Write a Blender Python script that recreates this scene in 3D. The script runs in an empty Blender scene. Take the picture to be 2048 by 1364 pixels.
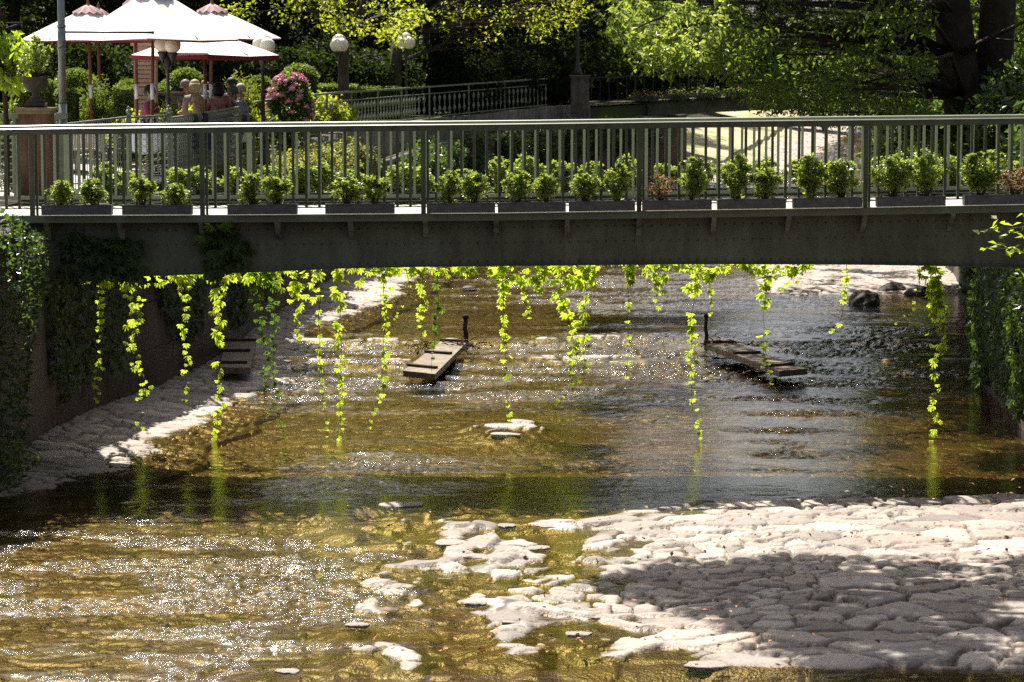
import bpy, bmesh, math, random
import numpy as np
from mathutils import Vector
R=math.radians
sc=bpy.context.scene
COL=sc.collection
# ------------------------------------------------------------------ camera, world, sun, exposure
CH=5.07; F=5180.0; PITCH=math.atan(531/F)
cam=bpy.data.cameras.new('camera'); camo=bpy.data.objects.new('camera',cam); COL.objects.link(camo)
cam.sensor_width=36; cam.lens=F/2048*36; cam.clip_start=.5; cam.clip_end=1500
camo.location=(0,0,CH); camo.rotation_euler=(R(90)-PITCH,0,0)
cam.dof.use_dof=True; cam.dof.focus_distance=34; cam.dof.aperture_fstop=5.6
sc.camera=camo
SUN_AZ=R(-21); SUN_EL=R(55)
SD=Vector((math.sin(SUN_AZ)*math.cos(SUN_EL),math.cos(SUN_AZ)*math.cos(SUN_EL),math.sin(SUN_EL)))
w=bpy.data.worlds.new('World'); sc.world=w; w.use_nodes=True
nt=w.node_tree; bg=nt.nodes['Background']; sk=nt.nodes.new('ShaderNodeTexSky')
sk.sky_type='NISHITA'; sk.sun_disc=False; sk.sun_elevation=SUN_EL; sk.sun_rotation=SUN_AZ
sk.air_density=.8; sk.dust_density=3.5; sk.ozone_density=.6; hs=nt.nodes.new('ShaderNodeHueSaturation'); hs.inputs['Saturation'].default_value=.6; nt.links.new(sk.outputs[0],hs.inputs['Color']); nt.links.new(hs.outputs[0],bg.inputs[0]); bg.inputs[1].default_value=0.068
sl=bpy.data.lights.new('sun','SUN'); sl.energy=5.0; sl.angle=R(.55); sl.color=(1,.95,.87)
so=bpy.data.objects.new('sun',sl); so.rotation_euler=SD.to_track_quat('Z','Y').to_euler(); so.location=(-20,60,60); COL.objects.link(so)
sc.view_settings.view_transform='Standard'; sc.view_settings.look='None'; sc.view_settings.gamma=1
sc.view_settings.exposure=1.1
sc.cycles.max_bounces=8; sc.cycles.transparent_max_bounces=12; sc.cycles.caustics_reflective=False; sc.cycles.caustics_refractive=False
sc.cycles.sample_clamp_indirect=3; sc.cycles.use_denoising=False

def ray(u,v):
    xc=(u-1024)/F; yc=(682-v)/F; s,c=math.sin(PITCH),math.cos(PITCH)
    return (xc, c+yc*s, -s+yc*c)
def W(u,v,Y):
    d=ray(u,v); t=Y/d[1]; return Vector((d[0]*t,Y,CH+d[2]*t))
def G(u,v,z=0):
    d=ray(u,v); t=(z-CH)/d[2]; return Vector((d[0]*t,d[1]*t,z))
def proj(X,Y,Z):
    s,c=math.sin(PITCH),math.cos(PITCH); z=Z-CH
    f=Y*c-z*s; up=Y*s+z*c
    return 1024+F*X/f, 682-F*up/f
def lerp(x,pts):
    return np.interp(x,[p[0] for p in pts],[p[1] for p in pts])
# ------------------------------------------------------------------ numpy noise
def _h(ix,iy,s):
    ix=ix.astype(np.int64); iy=iy.astype(np.int64)
    n=(ix*374761393+iy*668265263+s*974634777)&0xffffffff
    n=((n^(n>>13))*1274126177)&0xffffffff; n=(n^(n>>16))&0xffffffff
    n=(n*2246822519)&0xffffffff; n^=(n>>15)
    return (n&0xffffff)/float(0xffffff)
def vn(x,y,s=0):
    ix=np.floor(x); iy=np.floor(y); fx=x-ix; fy=y-iy
    fx=fx*fx*fx*(fx*(fx*6-15)+10); fy=fy*fy*fy*(fy*(fy*6-15)+10)
    a=_h(ix,iy,s); b=_h(ix+1,iy,s); c=_h(ix,iy+1,s); d=_h(ix+1,iy+1,s)
    return (a*(1-fx)+b*fx)*(1-fy)+(c*(1-fx)+d*fx)*fy
def fbm(x,y,s=0,o=4):
    t=0;a=.5;m=0
    for i in range(o):
        t=t+a*vn(x,y,s+i*17); m+=a; a*=.5; x=x*2.03+5.1; y=y*2.03+9.7
    return t/m
def worley(x,y,s=0,jit=.97):
    ix=np.floor(x); iy=np.floor(y)
    f1=np.full(x.shape,9.); f2=np.full(x.shape,9.); cid=np.zeros(x.shape); ddx=np.zeros(x.shape); ddy=np.zeros(x.shape)
    for dx in (-1,0,1):
        for dy in (-1,0,1):
            jx=ix+dx; jy=iy+dy
            px=jx+.5+(_h(jx,jy,s)-.5)*jit; py=jy+.5+(_h(jx,jy,s+7)-.5)*jit
            d=np.hypot(px-x,py-y); r=_h(jx,jy,s+13)
            near=d<f1
            f2=np.where(near,f1,np.minimum(f2,d)); cid=np.where(near,r,cid)
            ddx=np.where(near,x-px,ddx); ddy=np.where(near,y-py,ddy); f1=np.where(near,d,f1)
    return f1,f2,cid,ddx,ddy
def sstep(a,b,x):
    t=np.clip((x-a)/(b-a),0,1); return t*t*(3-2*t)
# ------------------------------------------------------------------ materials
def mat(name,color=(.5,.5,.5),rough=.6,spec=.4,metal=0,noise=None,bump=None,coords='Object'):
    """noise=(scale,col2,lo,hi) mottling; bump=(scale,strength,dist)"""
    m=bpy.data.materials.new(name); m.use_nodes=True; n=m.node_tree; b=n.nodes['Principled BSDF']
    b.inputs['Base Color'].default_value=(*color,1); b.inputs['Roughness'].default_value=rough
    b.inputs['Specular IOR Level'].default_value=spec; b.inputs['Metallic'].default_value=metal
    tc=n.nodes.new('ShaderNodeTexCoord')
    if noise:
        t=n.nodes.new('ShaderNodeTexNoise'); t.inputs['Scale'].default_value=noise[0]; t.inputs['Detail'].default_value=6; t.inputs['Roughness'].default_value=.65
        r=n.nodes.new('ShaderNodeValToRGB'); r.color_ramp.elements[0].position=noise[2]; r.color_ramp.elements[1].position=noise[3]
        r.color_ramp.elements[0].color=(*color,1); r.color_ramp.elements[1].color=(*noise[1],1)
        n.links.new(tc.outputs[coords],t.inputs[0]); n.links.new(t.outputs[0],r.inputs[0]); n.links.new(r.outputs[0],b.inputs['Base Color'])
    if bump:
        t=n.nodes.new('ShaderNodeTexNoise'); t.inputs['Scale'].default_value=bump[0]; t.inputs['Detail'].default_value=5
        q=n.nodes.new('ShaderNodeBump'); q.inputs['Strength'].default_value=bump[1]; q.inputs['Distance'].default_value=bump[2]
        n.links.new(tc.outputs[coords],t.inputs[0]); n.links.new(t.outputs[0],q.inputs['Height']); n.links.new(q.outputs[0],b.inputs['Normal'])
    return m
def streaks(m,tintc=(.55,.42,.3),scale=(5,5,.5),lo=.42,hi=.62,amt=.8):
    n=m.node_tree; L=n.links.new; b=n.nodes['Principled BSDF']; src=b.inputs['Base Color'].links[0].from_socket
    tc=n.nodes.new('ShaderNodeTexCoord'); mp=n.nodes.new('ShaderNodeMapping'); mp.inputs['Scale'].default_value=scale; t=n.nodes.new('ShaderNodeTexNoise'); t.inputs['Scale'].default_value=1.6; t.inputs['Detail'].default_value=7; t.inputs['Roughness'].default_value=.7
    L(tc.outputs['Object'],mp.inputs[0]); L(mp.outputs[0],t.inputs[0]); r=n.nodes.new('ShaderNodeValToRGB'); r.color_ramp.elements[0].position=lo; r.color_ramp.elements[1].position=hi; r.color_ramp.elements[0].color=(*tintc,1); r.color_ramp.elements[1].color=(1,1,1,1); L(t.outputs[0],r.inputs[0])
    mx=n.nodes.new('ShaderNodeMix'); mx.data_type='RGBA'; mx.blend_type='MULTIPLY'; mx.inputs[0].default_value=amt; L(src,mx.inputs[6]); L(r.outputs[0],mx.inputs[7]); L(mx.outputs[2],b.inputs['Base Color'])
def leafmat(name,c1,c2,t1,t2,trans=.5,rough=.45,spec=.5):
    m=bpy.data.materials.new(name); m.use_nodes=True; n=m.node_tree; b=n.nodes['Principled BSDF']; out=n.nodes['Material Output']
    g=n.nodes.new('ShaderNodeNewGeometry')
    def ramp(a,c):
        r=n.nodes.new('ShaderNodeValToRGB'); r.color_ramp.elements[0].color=(*a,1); r.color_ramp.elements[1].color=(*c,1)
        n.links.new(g.outputs['Random Per Island'],r.inputs[0]); return r
    r1=ramp(c1,c2); r2=ramp(t1,t2)
    n.links.new(r1.outputs[0],b.inputs['Base Color']); b.inputs['Roughness'].default_value=rough; b.inputs['Specular IOR Level'].default_value=spec
    tr=n.nodes.new('ShaderNodeBsdfTranslucent'); n.links.new(r2.outputs[0],tr.inputs[0])
    mx=n.nodes.new('ShaderNodeMixShader'); mx.inputs[0].default_value=trans
    n.links.new(b.outputs[0],mx.inputs[1]); n.links.new(tr.outputs[0],mx.inputs[2]); n.links.new(mx.outputs[0],out.inputs[0])
    return m
M={}
M['green_metal']=mat('green_metal',(.105,.115,.066),.38,.5,noise=(2.5,(.075,.082,.048),.35,.7),bump=(60,.15,.002))
M['green_pale']=mat('green_pale',(.20,.24,.145),.42,.5,noise=(6,(.155,.19,.115),.35,.7))  # far railing's green, made paler to carry light bounced off the deck
M['fascia']=mat('fascia',(.17,.19,.125),.5,.4,noise=(3,(.12,.135,.09),.35,.7))
M['girder']=mat('girder',(.15,.16,.10),.5,.4,noise=(1.6,(.10,.105,.068),.35,.65),bump=(25,.2,.003))
M['bracket']=mat('bracket',(.30,.30,.25),.6,.4,noise=(5,(.05,.05,.035),.4,.7))
M['deck']=mat('deck',(.5,.47,.42),.8,.3,noise=(9,(.36,.34,.3),.4,.7))
M['trough']=mat('trough',(.16,.155,.15),.5,.5,noise=(7,(.065,.062,.058),.35,.7),bump=(50,.3,.003))
M['soil']=mat('soil',(.05,.035,.022),.95,.1)
M['wood']=mat('wood',(.30,.24,.175),.75,.3,noise=(6,(.17,.13,.09),.35,.7),bump=(30,.5,.01))
M['old_wood']=mat('old_wood',(.05,.035,.025),.85,.2,noise=(9,(.1,.07,.05),.4,.7),bump=(30,.8,.02))
M['bark']=mat('bark',(.07,.052,.038),.9,.2,noise=(4,(.035,.027,.02),.35,.65),bump=(14,1,.04))
M['bark_grey']=mat('bark_grey',(.10,.085,.065),.9,.2,noise=(3,(.045,.038,.028),.35,.65),bump=(10,1,.05))
M['twig']=mat('twig',(.09,.055,.035),.8,.3)
M['red_twig']=mat('red_twig',(.26,.10,.06),.7,.3)
M['iron']=mat('iron',(.035,.034,.032),.4,.5)
M['iron_green']=mat('iron_green',(.24,.265,.19),.4,.6,noise=(8,(.13,.15,.11),.4,.7))
M['steel']=mat('steel',(.25,.27,.29),.38,.5,metal=.6,noise=(8,(.2,.21,.23),.4,.7))
M['sandstone']=mat('sandstone',(.22,.125,.08),.85,.3,noise=(7,(.13,.075,.05),.35,.7),bump=(40,.4,.006))
M['cap_stone']=mat('cap_stone',(.30,.22,.13),.85,.3,noise=(6,(.16,.12,.075),.35,.7),bump=(30,.5,.006))
M['concrete']=mat('concrete',(.24,.21,.18),.85,.3,noise=(4,(.11,.10,.08),.35,.7),bump=(20,.4,.01))
M['stele']=mat('stele',(.42,.28,.2),.8,.3,noise=(4,(.32,.21,.15),.35,.7))
M['ink']=mat('ink',(.10,.06,.045),.8,.2)
M['urn']=mat('urn',(.045,.035,.026),.7,.3,noise=(12,(.08,.065,.045),.4,.7))
M['canvas']=mat('canvas',(.82,.78,.74),.8,.2)
M['canvas_cap']=mat('canvas_cap',(.45,.30,.30),.85,.2)
M['lining']=mat('lining',(.22,.035,.045),.85,.1)
M['pole_wood']=mat('pole_wood',(.16,.055,.028),.5,.4)
M['cloth']=mat('cloth',(.78,.78,.82),.8,.2)
M['rattan']=mat('rattan',(.05,.04,.035),.6,.3)
M['rattan_pale']=mat('rattan_pale',(.32,.26,.18),.6,.3)
M['skin']=mat('skin',(.50,.29,.20),.55,.4)
M['gravel']=mat('gravel',(.5,.46,.42),.9,.2,noise=(1.5,(.38,.34,.3),.35,.7))
M['rock']=mat('rock',(.055,.045,.038),.75,.4,noise=(5,(.10,.085,.07),.4,.7),bump=(9,.9,.05))
M['pink']=mat('pink',(.80,.38,.50),.6,.3)
M['dead_leaf']=mat('dead_leaf',(.45,.22,.09),.7,.3)
M['red_flower']=mat('red_flower',(.5,.12,.06),.6,.3)
def globe_mat():
    m=bpy.data.materials.new('globe'); m.use_nodes=True; n=m.node_tree; b=n.nodes['Principled BSDF']; o=n.nodes['Material Output']
    b.inputs['Base Color'].default_value=(.92,.88,.78,1); b.inputs['Roughness'].default_value=.25
    tr=n.nodes.new('ShaderNodeBsdfTranslucent'); tr.inputs[0].default_value=(.98,.88,.66,1)
    mx=n.nodes.new('ShaderNodeMixShader'); mx.inputs[0].default_value=.5
    n.links.new(b.outputs[0],mx.inputs[1]); n.links.new(tr.outputs[0],mx.inputs[2]); n.links.new(mx.outputs[0],o.inputs[0]); return m
M['globe']=mat('globe',(.92,.86,.70),.3,.5)
def glass_mat():
    m=bpy.data.materials.new('glassware'); m.use_nodes=True; b=m.node_tree.nodes['Principled BSDF']
    b.inputs['Base Color'].default_value=(.85,.9,.88,1); b.inputs['Roughness'].default_value=.05; b.inputs['Alpha'].default_value=.35; return m
M['glass']=glass_mat()
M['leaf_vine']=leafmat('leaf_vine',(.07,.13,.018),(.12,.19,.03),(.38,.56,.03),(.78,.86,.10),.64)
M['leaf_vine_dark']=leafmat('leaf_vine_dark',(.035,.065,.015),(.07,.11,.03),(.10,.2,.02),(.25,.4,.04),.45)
M['leaf_ivy']=leafmat('leaf_ivy',(.03,.055,.02),(.085,.12,.05),(.12,.22,.02),(.25,.4,.04),.3,.3,.7)
M['leaf_box']=leafmat('leaf_box',(.10,.16,.03),(.22,.30,.07),(.34,.46,.05),(.6,.66,.12),.45,.3,.6)
M['leaf_box_dead']=leafmat('leaf_box_dead',(.16,.10,.05),(.28,.18,.09),(.3,.17,.07),(.45,.28,.12),.4)
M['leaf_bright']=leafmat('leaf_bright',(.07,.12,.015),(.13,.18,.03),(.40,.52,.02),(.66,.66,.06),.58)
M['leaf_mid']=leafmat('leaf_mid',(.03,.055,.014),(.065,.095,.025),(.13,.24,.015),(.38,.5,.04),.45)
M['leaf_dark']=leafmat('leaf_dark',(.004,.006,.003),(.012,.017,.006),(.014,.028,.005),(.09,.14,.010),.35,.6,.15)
M['leaf_near']=leafmat('leaf_near',(.10,.17,.02),(.15,.22,.03),(.42,.60,.02),(.62,.74,.05),.6,.35)
M['leaf_topiary']=leafmat('leaf_topiary',(.06,.10,.015),(.13,.17,.035),(.16,.26,.02),(.34,.42,.04),.4)
M['leaf_yew']=leafmat('leaf_yew',(.05,.08,.012),(.13,.15,.03),(.25,.35,.02),(.5,.52,.05),.45)
M['leaf_flowerbush']=leafmat('leaf_flowerbush',(.10,.15,.03),(.28,.24,.09),(.3,.42,.04),(.6,.55,.14),.45)

streaks(M['girder'],(.62,.56,.46),(3,3,.7),.36,.6); streaks(M['green_metal'],(.6,.52,.42),(4,4,1.2),.36,.55); streaks(M['trough'],(.6,.55,.5),(4,4,2)); streaks(M['wood'],(.45,.42,.36),(3,3,3),.4,.62); streaks(M['sandstone'],(.5,.42,.36),(3,3,.6)); streaks(M['concrete'],(.45,.42,.36),(2,2,.5))
def bed_mat():
    m=bpy.data.materials.new('cobbles'); m.use_nodes=True; n=m.node_tree; b=n.nodes['Principled BSDF']; L=n.links.new
    def attr(a):
        x=n.nodes.new('ShaderNodeAttribute'); x.attribute_name=a; return x
    tint=attr('tint'); wet=attr('wet'); gap=attr('gap'); algae=attr('algae')
    def ramp(src,cols):
        r=n.nodes.new('ShaderNodeValToRGB'); e=r.color_ramp.elements
        e[0].position=cols[0][0]; e[0].color=(*cols[0][1],1); e[1].position=cols[-1][0]; e[1].color=(*cols[-1][1],1)
        for p,c in cols[1:-1]:
            k=e.new(p); k.color=(*c,1)
        L(src,r.inputs[0]); return r
    dry=ramp(tint.outputs['Fac'],[(0,(.20,.165,.14)),(.3,(.33,.275,.23)),(.6,(.45,.39,.33)),(.8,(.36,.27,.21)),(1,(.25,.225,.20))])
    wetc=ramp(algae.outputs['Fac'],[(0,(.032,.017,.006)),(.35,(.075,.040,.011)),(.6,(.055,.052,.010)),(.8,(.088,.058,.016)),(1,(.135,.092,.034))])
    tc=n.nodes.new('ShaderNodeTexCoord')
    no=n.nodes.new('ShaderNodeTexNoise'); no.inputs['Scale'].default_value=9; no.inputs['Detail'].default_value=8; no.inputs['Roughness'].default_value=.7; L(tc.outputs['Object'],no.inputs[0])
    mr=n.nodes.new('ShaderNodeMapRange'); L(no.outputs[0],mr.inputs[0]); mr.inputs[1].default_value=.3; mr.inputs[2].default_value=.7; mr.inputs[3].default_value=.72; mr.inputs[4].default_value=1.15
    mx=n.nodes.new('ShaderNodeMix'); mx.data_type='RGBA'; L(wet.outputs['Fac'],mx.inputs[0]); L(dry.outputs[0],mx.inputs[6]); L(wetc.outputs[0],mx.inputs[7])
    sand=n.nodes.new('ShaderNodeMix'); sand.data_type='RGBA'; L(gap.outputs['Fac'],sand.inputs[0]); L(mx.outputs[2],sand.inputs[6]); sand.inputs[7].default_value=(.075,.057,.042,1)
    mu=n.nodes.new('ShaderNodeMix'); mu.data_type='RGBA'; mu.blend_type='MULTIPLY'; mu.inputs[0].default_value=1; L(sand.outputs[2],mu.inputs[6]); L(mr.outputs[0],mu.inputs[7])
    L(mu.outputs[2],b.inputs['Base Color'])
    rr=n.nodes.new('ShaderNodeMapRange'); L(wet.outputs['Fac'],rr.inputs[0]); rr.inputs[3].default_value=.75; rr.inputs[4].default_value=.35; L(rr.outputs[0],b.inputs['Roughness'])
    b.inputs['Specular IOR Level'].default_value=.4
    n2=n.nodes.new('ShaderNodeTexNoise'); n2.inputs['Scale'].default_value=28; n2.inputs['Detail'].default_value=7; L(tc.outputs['Object'],n2.inputs[0])
    bp=n.nodes.new('ShaderNodeBump'); bp.inputs['Strength'].default_value=.7; bp.inputs['Distance'].default_value=.02; L(n2.outputs[0],bp.inputs['Height']); L(bp.outputs[0],b.inputs['Normal'])
    return m
M['bed']=bed_mat()
def water_mat():
    m=bpy.data.materials.new('water'); m.use_nodes=True; n=m.node_tree; L=n.links.new; o=n.nodes['Material Output']; n.nodes.remove(n.nodes['Principled BSDF'])
    tc=n.nodes.new('ShaderNodeTexCoord'); at=n.nodes.new('ShaderNodeAttribute'); at.attribute_name='rough'
    mp=n.nodes.new('ShaderNodeMapping'); mp.inputs['Scale'].default_value=(1.0,2.1,1); L(tc.outputs['Object'],mp.inputs[0])
    a=n.nodes.new('ShaderNodeTexNoise'); a.inputs['Scale'].default_value=5.5; a.inputs['Detail'].default_value=5; a.inputs['Roughness'].default_value=.6; a.inputs['Distortion'].default_value=.4; L(mp.outputs[0],a.inputs[0])
    c=n.nodes.new('ShaderNodeTexNoise'); c.inputs['Scale'].default_value=24; c.inputs['Detail'].default_value=4; c.inputs['Roughness'].default_value=.6; L(mp.outputs[0],c.inputs[0])
    mq=n.nodes.new('ShaderNodeMapRange'); L(at.outputs['Fac'],mq.inputs[0]); mq.inputs[1].default_value=.1; mq.inputs[3].default_value=.08; mq.inputs[4].default_value=.6
    ad=n.nodes.new('ShaderNodeMath'); ad.operation='MULTIPLY_ADD'; L(c.outputs[0],ad.inputs[0]); L(mq.outputs[0],ad.inputs[1]); L(a.outputs[0],ad.inputs[2])
    mr=n.nodes.new('ShaderNodeMapRange'); L(at.outputs['Fac'],mr.inputs[0]); mr.inputs[3].default_value=.07; mr.inputs[4].default_value=.4
    bp=n.nodes.new('ShaderNodeBump'); L(mr.outputs[0],bp.inputs['Strength']); bp.inputs['Distance'].default_value=.05; L(ad.outputs[0],bp.inputs['Height'])
    fr=n.nodes.new('ShaderNodeFresnel'); fr.inputs[0].default_value=1.33; L(bp.outputs[0],fr.inputs[1])
    tr=n.nodes.new('ShaderNodeBsdfTransparent'); tr.inputs[0].default_value=(.75,.65,.38,1)
    gl=n.nodes.new('ShaderNodeBsdfGlossy'); gl.inputs['Color'].default_value=(1,1,1,1); gl.inputs['Roughness'].default_value=.07; L(bp.outputs[0],gl.inputs['Normal'])
    mx=n.nodes.new('ShaderNodeMixShader'); L(fr.outputs[0],mx.inputs[0]); L(tr.outputs[0],mx.inputs[1]); L(gl.outputs[0],mx.inputs[2]); L(mx.outputs[0],o.inputs[0])
    return m
M['water']=water_mat()
def wall_mat(name,c1,c2,mortar,sx,sy,dirt):
    m=bpy.data.materials.new(name); m.use_nodes=True; n=m.node_tree; L=n.links.new; b=n.nodes['Principled BSDF']
    uv=n.nodes.new('ShaderNodeUVMap'); uv.uv_map='UVMap'
    nz=n.nodes.new('ShaderNodeTexNoise'); nz.inputs['Scale'].default_value=.9; nz.inputs['Detail'].default_value=7; nz.inputs['Roughness'].default_value=.7
    tc=n.nodes.new('ShaderNodeTexCoord'); L(tc.outputs['Object'],nz.inputs[0])
    br=n.nodes.new('ShaderNodeTexBrick'); L(uv.outputs[0],br.inputs[0]); br.inputs['Color1'].default_value=(*c1,1); br.inputs['Color2'].default_value=(*c2,1); br.inputs['Mortar'].default_value=(*mortar,1)
    br.inputs['Scale'].default_value=1; br.inputs['Brick Width'].default_value=sx; br.inputs['Row Height'].default_value=sy; br.inputs['Mortar Size'].default_value=.014; br.inputs['Mortar Smooth'].default_value=.4
    mr=n.nodes.new('ShaderNodeValToRGB'); mr.color_ramp.elements[0].position=.35; mr.color_ramp.elements[1].position=.68; mr.color_ramp.elements[0].color=(*dirt,1); mr.color_ramp.elements[1].color=(1,1,1,1); L(nz.outputs[0],mr.inputs[0])
    mu=n.nodes.new('ShaderNodeMix'); mu.data_type='RGBA'; mu.blend_type='MULTIPLY'; mu.inputs[0].default_value=1; L(br.outputs[0],mu.inputs[6]); L(mr.outputs[0],mu.inputs[7]); L(mu.outputs[2],b.inputs['Base Color'])
    b.inputs['Roughness'].default_value=.85
    n2=n.nodes.new('ShaderNodeTexNoise'); n2.inputs['Scale'].default_value=14; n2.inputs['Detail'].default_value=6; L(tc.outputs['Object'],n2.inputs[0])
    ml=n.nodes.new('ShaderNodeMath'); ml.operation='MULTIPLY_ADD'; L(br.outputs['Fac'],ml.inputs[0]); ml.inputs[1].default_value=-.8; L(n2.outputs[0],ml.inputs[2])
    bp=n.nodes.new('ShaderNodeBump'); bp.inputs['Strength'].default_value=.8; bp.inputs['Distance'].default_value=.02; L(ml.outputs[0],bp.inputs['Height']); L(bp.outputs[0],b.inputs['Normal'])
    return m
M['wall']=wall_mat('wall_stone',(.10,.064,.04),(.135,.092,.06),(.025,.018,.012),1.5,.75,(.25,.22,.18))
M['paving']=wall_mat('paving',(.45,.42,.39),(.5,.46,.43),(.25,.23,.2),.5,.5,(.7,.68,.66))
def ground_mat():
    return mat('ground_soil',(.06,.05,.03),.95,.1,noise=(.35,(.055,.085,.02),.4,.6),bump=(5,.6,.05))
M['soilground']=ground_mat()
M['meadow']=mat('meadow',(.20,.24,.07),.95,.1,noise=(.5,(.45,.38,.26),.35,.55))
# ------------------------------------------------------------------ mesh helper
class MB:
    def __init__(s): s.V=[]; s.F=[]; s.n=0
    def add(s,V,Fs):
        V=np.asarray(V,float); s.V.append(V); s.F+= [tuple(int(i)+s.n for i in f) for f in Fs]; s.n+=len(V); return s
    def box(s,c,d,rz=0,ax=None):
        """c centre, d full sizes"""
        P=np.array([(x,y,z) for x in(-.5,.5) for y in(-.5,.5) for z in(-.5,.5)])*np.array(d)
        if rz: P=np.stack([P[:,0]*math.cos(rz)-P[:,1]*math.sin(rz),P[:,0]*math.sin(rz)+P[:,1]*math.cos(rz),P[:,2]],1)
        if ax is not None: P=P@np.array(ax)
        return s.add(P+np.array(c),[(0,1,3,2),(4,6,7,5),(0,4,5,1),(2,3,7,6),(0,2,6,4),(1,5,7,3)])
    def bar(s,a,b,wd,ht):
        """rectangular bar from a to b (sideways width wd, vertical-ish height ht)"""
        a=Vector(a);b=Vector(b);d=(b-a); L=d.length; d.normalize()
        up=Vector((0,0,1)) if abs(d.z)<.95 else Vector((0,1,0))
        sd=d.cross(up).normalized(); up=sd.cross(d)
        ax=np.array([d,sd,up]); return s.box((a+b)/2,(L,wd,ht),ax=ax)
    def tube(s,pts,rad,n=8,cap=True):
        pts=[Vector(p) for p in pts]
        if not hasattr(rad,'__len__'): rad=[rad]*len(pts)
        V=[];Fs=[]; prev=None
        for i,p in enumerate(pts):
            d=(pts[min(i+1,len(pts)-1)]-pts[max(i-1,0)])
            if d.length<1e-9: d=Vector((0,0,1))
            d.normalize()
            if prev is None: prev=Vector((1,0,0)) if abs(d.x)<.9 else Vector((0,1,0))
            a=(prev-d*prev.dot(d)).normalized(); b=d.cross(a); prev=a
            for k in range(n):
                t=2*math.pi*k/n; V.append(p+(a*math.cos(t)+b*math.sin(t))*rad[i])
        for i in range(len(pts)-1):
            for k in range(n): Fs.append((i*n+k,i*n+(k+1)%n,(i+1)*n+(k+1)%n,(i+1)*n+k))
        if cap: Fs.append(tuple(range(n))[::-1]); Fs.append(tuple(range((len(pts)-1)*n,len(pts)*n)))
        return s.add([tuple(v) for v in V],Fs)
    def lathe(s,prof,c=(0,0,0),n=20,rz=0):
        V=[];Fs=[]
        for r,z in prof:
            for k in range(n):
                t=2*math.pi*k/n+rz; V.append((c[0]+r*math.cos(t),c[1]+r*math.sin(t),c[2]+z))
        for i in range(len(prof)-1):
            for k in range(n): Fs.append((i*n+k,i*n+(k+1)%n,(i+1)*n+(k+1)%n,(i+1)*n+k))
        if prof[0][0]>1e-4: Fs.append(tuple(range(n))[::-1])
        if prof[-1][0]>1e-4: Fs.append(tuple(range((len(prof)-1)*n,len(prof)*n)))
        return s.add(V,Fs)
    def ball(s,c,r,n=16,sz=1):
        return s.lathe([(max(1e-5,r*math.sin(math.pi*i/n)),-r*sz*math.cos(math.pi*i/n)) for i in range(n+1)],c,n*2 if n<12 else n+8)
    def quads(s,V):
        V=np.asarray(V,float).reshape(-1,3); k=len(V)//4
        s.V.append(V); a=np.arange(k)*4+s.n; s.F+=list(map(tuple,np.stack([a,a+1,a+2,a+3],1).tolist())); s.n+=len(V); return s
    def build(s,name,m,parent=None,smooth=False):
        me=bpy.data.meshes.new(name); V=np.concatenate(s.V) if s.V else np.zeros((0,3))
        if parent is not None: V=V-np.array(base_of(parent))
        me.from_pydata(V.tolist(),[],s.F); me.materials.append(M[m] if isinstance(m,str) else m)
        if smooth: me.polygons.foreach_set('use_smooth',[True]*len(me.polygons))
        me.update(); o=bpy.data.objects.new(name,me); COL.objects.link(o)
        if parent is not None: o.parent=parent
        return o
def base_of(p):
    v=Vector((0,0,0))
    while p is not None: v+=p.location; p=p.parent
    return v
def tag(o,label=None,cat=None,group=None,kind=None):
    if label: o['label']=label
    if cat: o['category']=cat
    if group: o['group']=group
    if kind: o['kind']=kind
    return o
def empty(name,loc,label,cat,group=None,kind=None):
    o=bpy.data.objects.new(name,None); COL.objects.link(o); o.location=loc; o.empty_display_size=.2
    return tag(o,label,cat,group,kind)
def children(o): return [c for c in list(COL.objects) if c.parent==o]
KIDS={}
def copy_tree(o,loc,rz=0,scale=None,parent=None):
    c=o.copy(); COL.objects.link(c)
    if parent is None:
        c.location=loc; c.rotation_euler=(0,0,rz)
        if scale is not None: c.scale=scale if hasattr(scale,'__len__') else (scale,)*3
    else: c.parent=parent
    key=o.name
    if key not in KIDS: KIDS[key]=children(o)
    for ch in KIDS[key]: copy_tree(ch,None,parent=c)
    return c
def arr_mesh(name,V,Q,m,attrs=None,smooth=True,uv=None,parent=None):
    me=bpy.data.meshes.new(name); V=np.asarray(V,np.float32)
    if parent is not None: V=V-np.array(base_of(parent),np.float32)
    me.vertices.add(len(V)); me.vertices.foreach_set('co',V.ravel())
    Q=np.asarray(Q,np.int32); me.loops.add(Q.size); me.loops.foreach_set('vertex_index',Q.ravel())
    me.polygons.add(len(Q)); me.polygons.foreach_set('loop_start',np.arange(0,Q.size,Q.shape[1],dtype=np.int32)); me.polygons.foreach_set('loop_total',np.full(len(Q),Q.shape[1],np.int32))
    me.update(calc_edges=True)
    if smooth: me.polygons.foreach_set('use_smooth',np.ones(len(Q),bool))
    for k,a in (attrs or {}).items():
        t=me.attributes.new(k,'FLOAT','POINT'); t.data.foreach_set('value',np.asarray(a,np.float32).ravel())
    if uv is not None:
        l=me.uv_layers.new(name='UVMap'); l.data.foreach_set('uv',np.asarray(uv,np.float32)[Q.ravel()].ravel())
    me.materials.append(M[m] if isinstance(m,str) else m)
    o=bpy.data.objects.new(name,me); COL.objects.link(o)
    if parent is not None: o.parent=parent
    return o
def grid_quads(nr,nc):
    i=np.arange(nr-1)[:,None]*nc+np.arange(nc-1)[None,:]; i=i.ravel()
    return np.stack([i,i+1,i+nc+1,i+nc],1)
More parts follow.
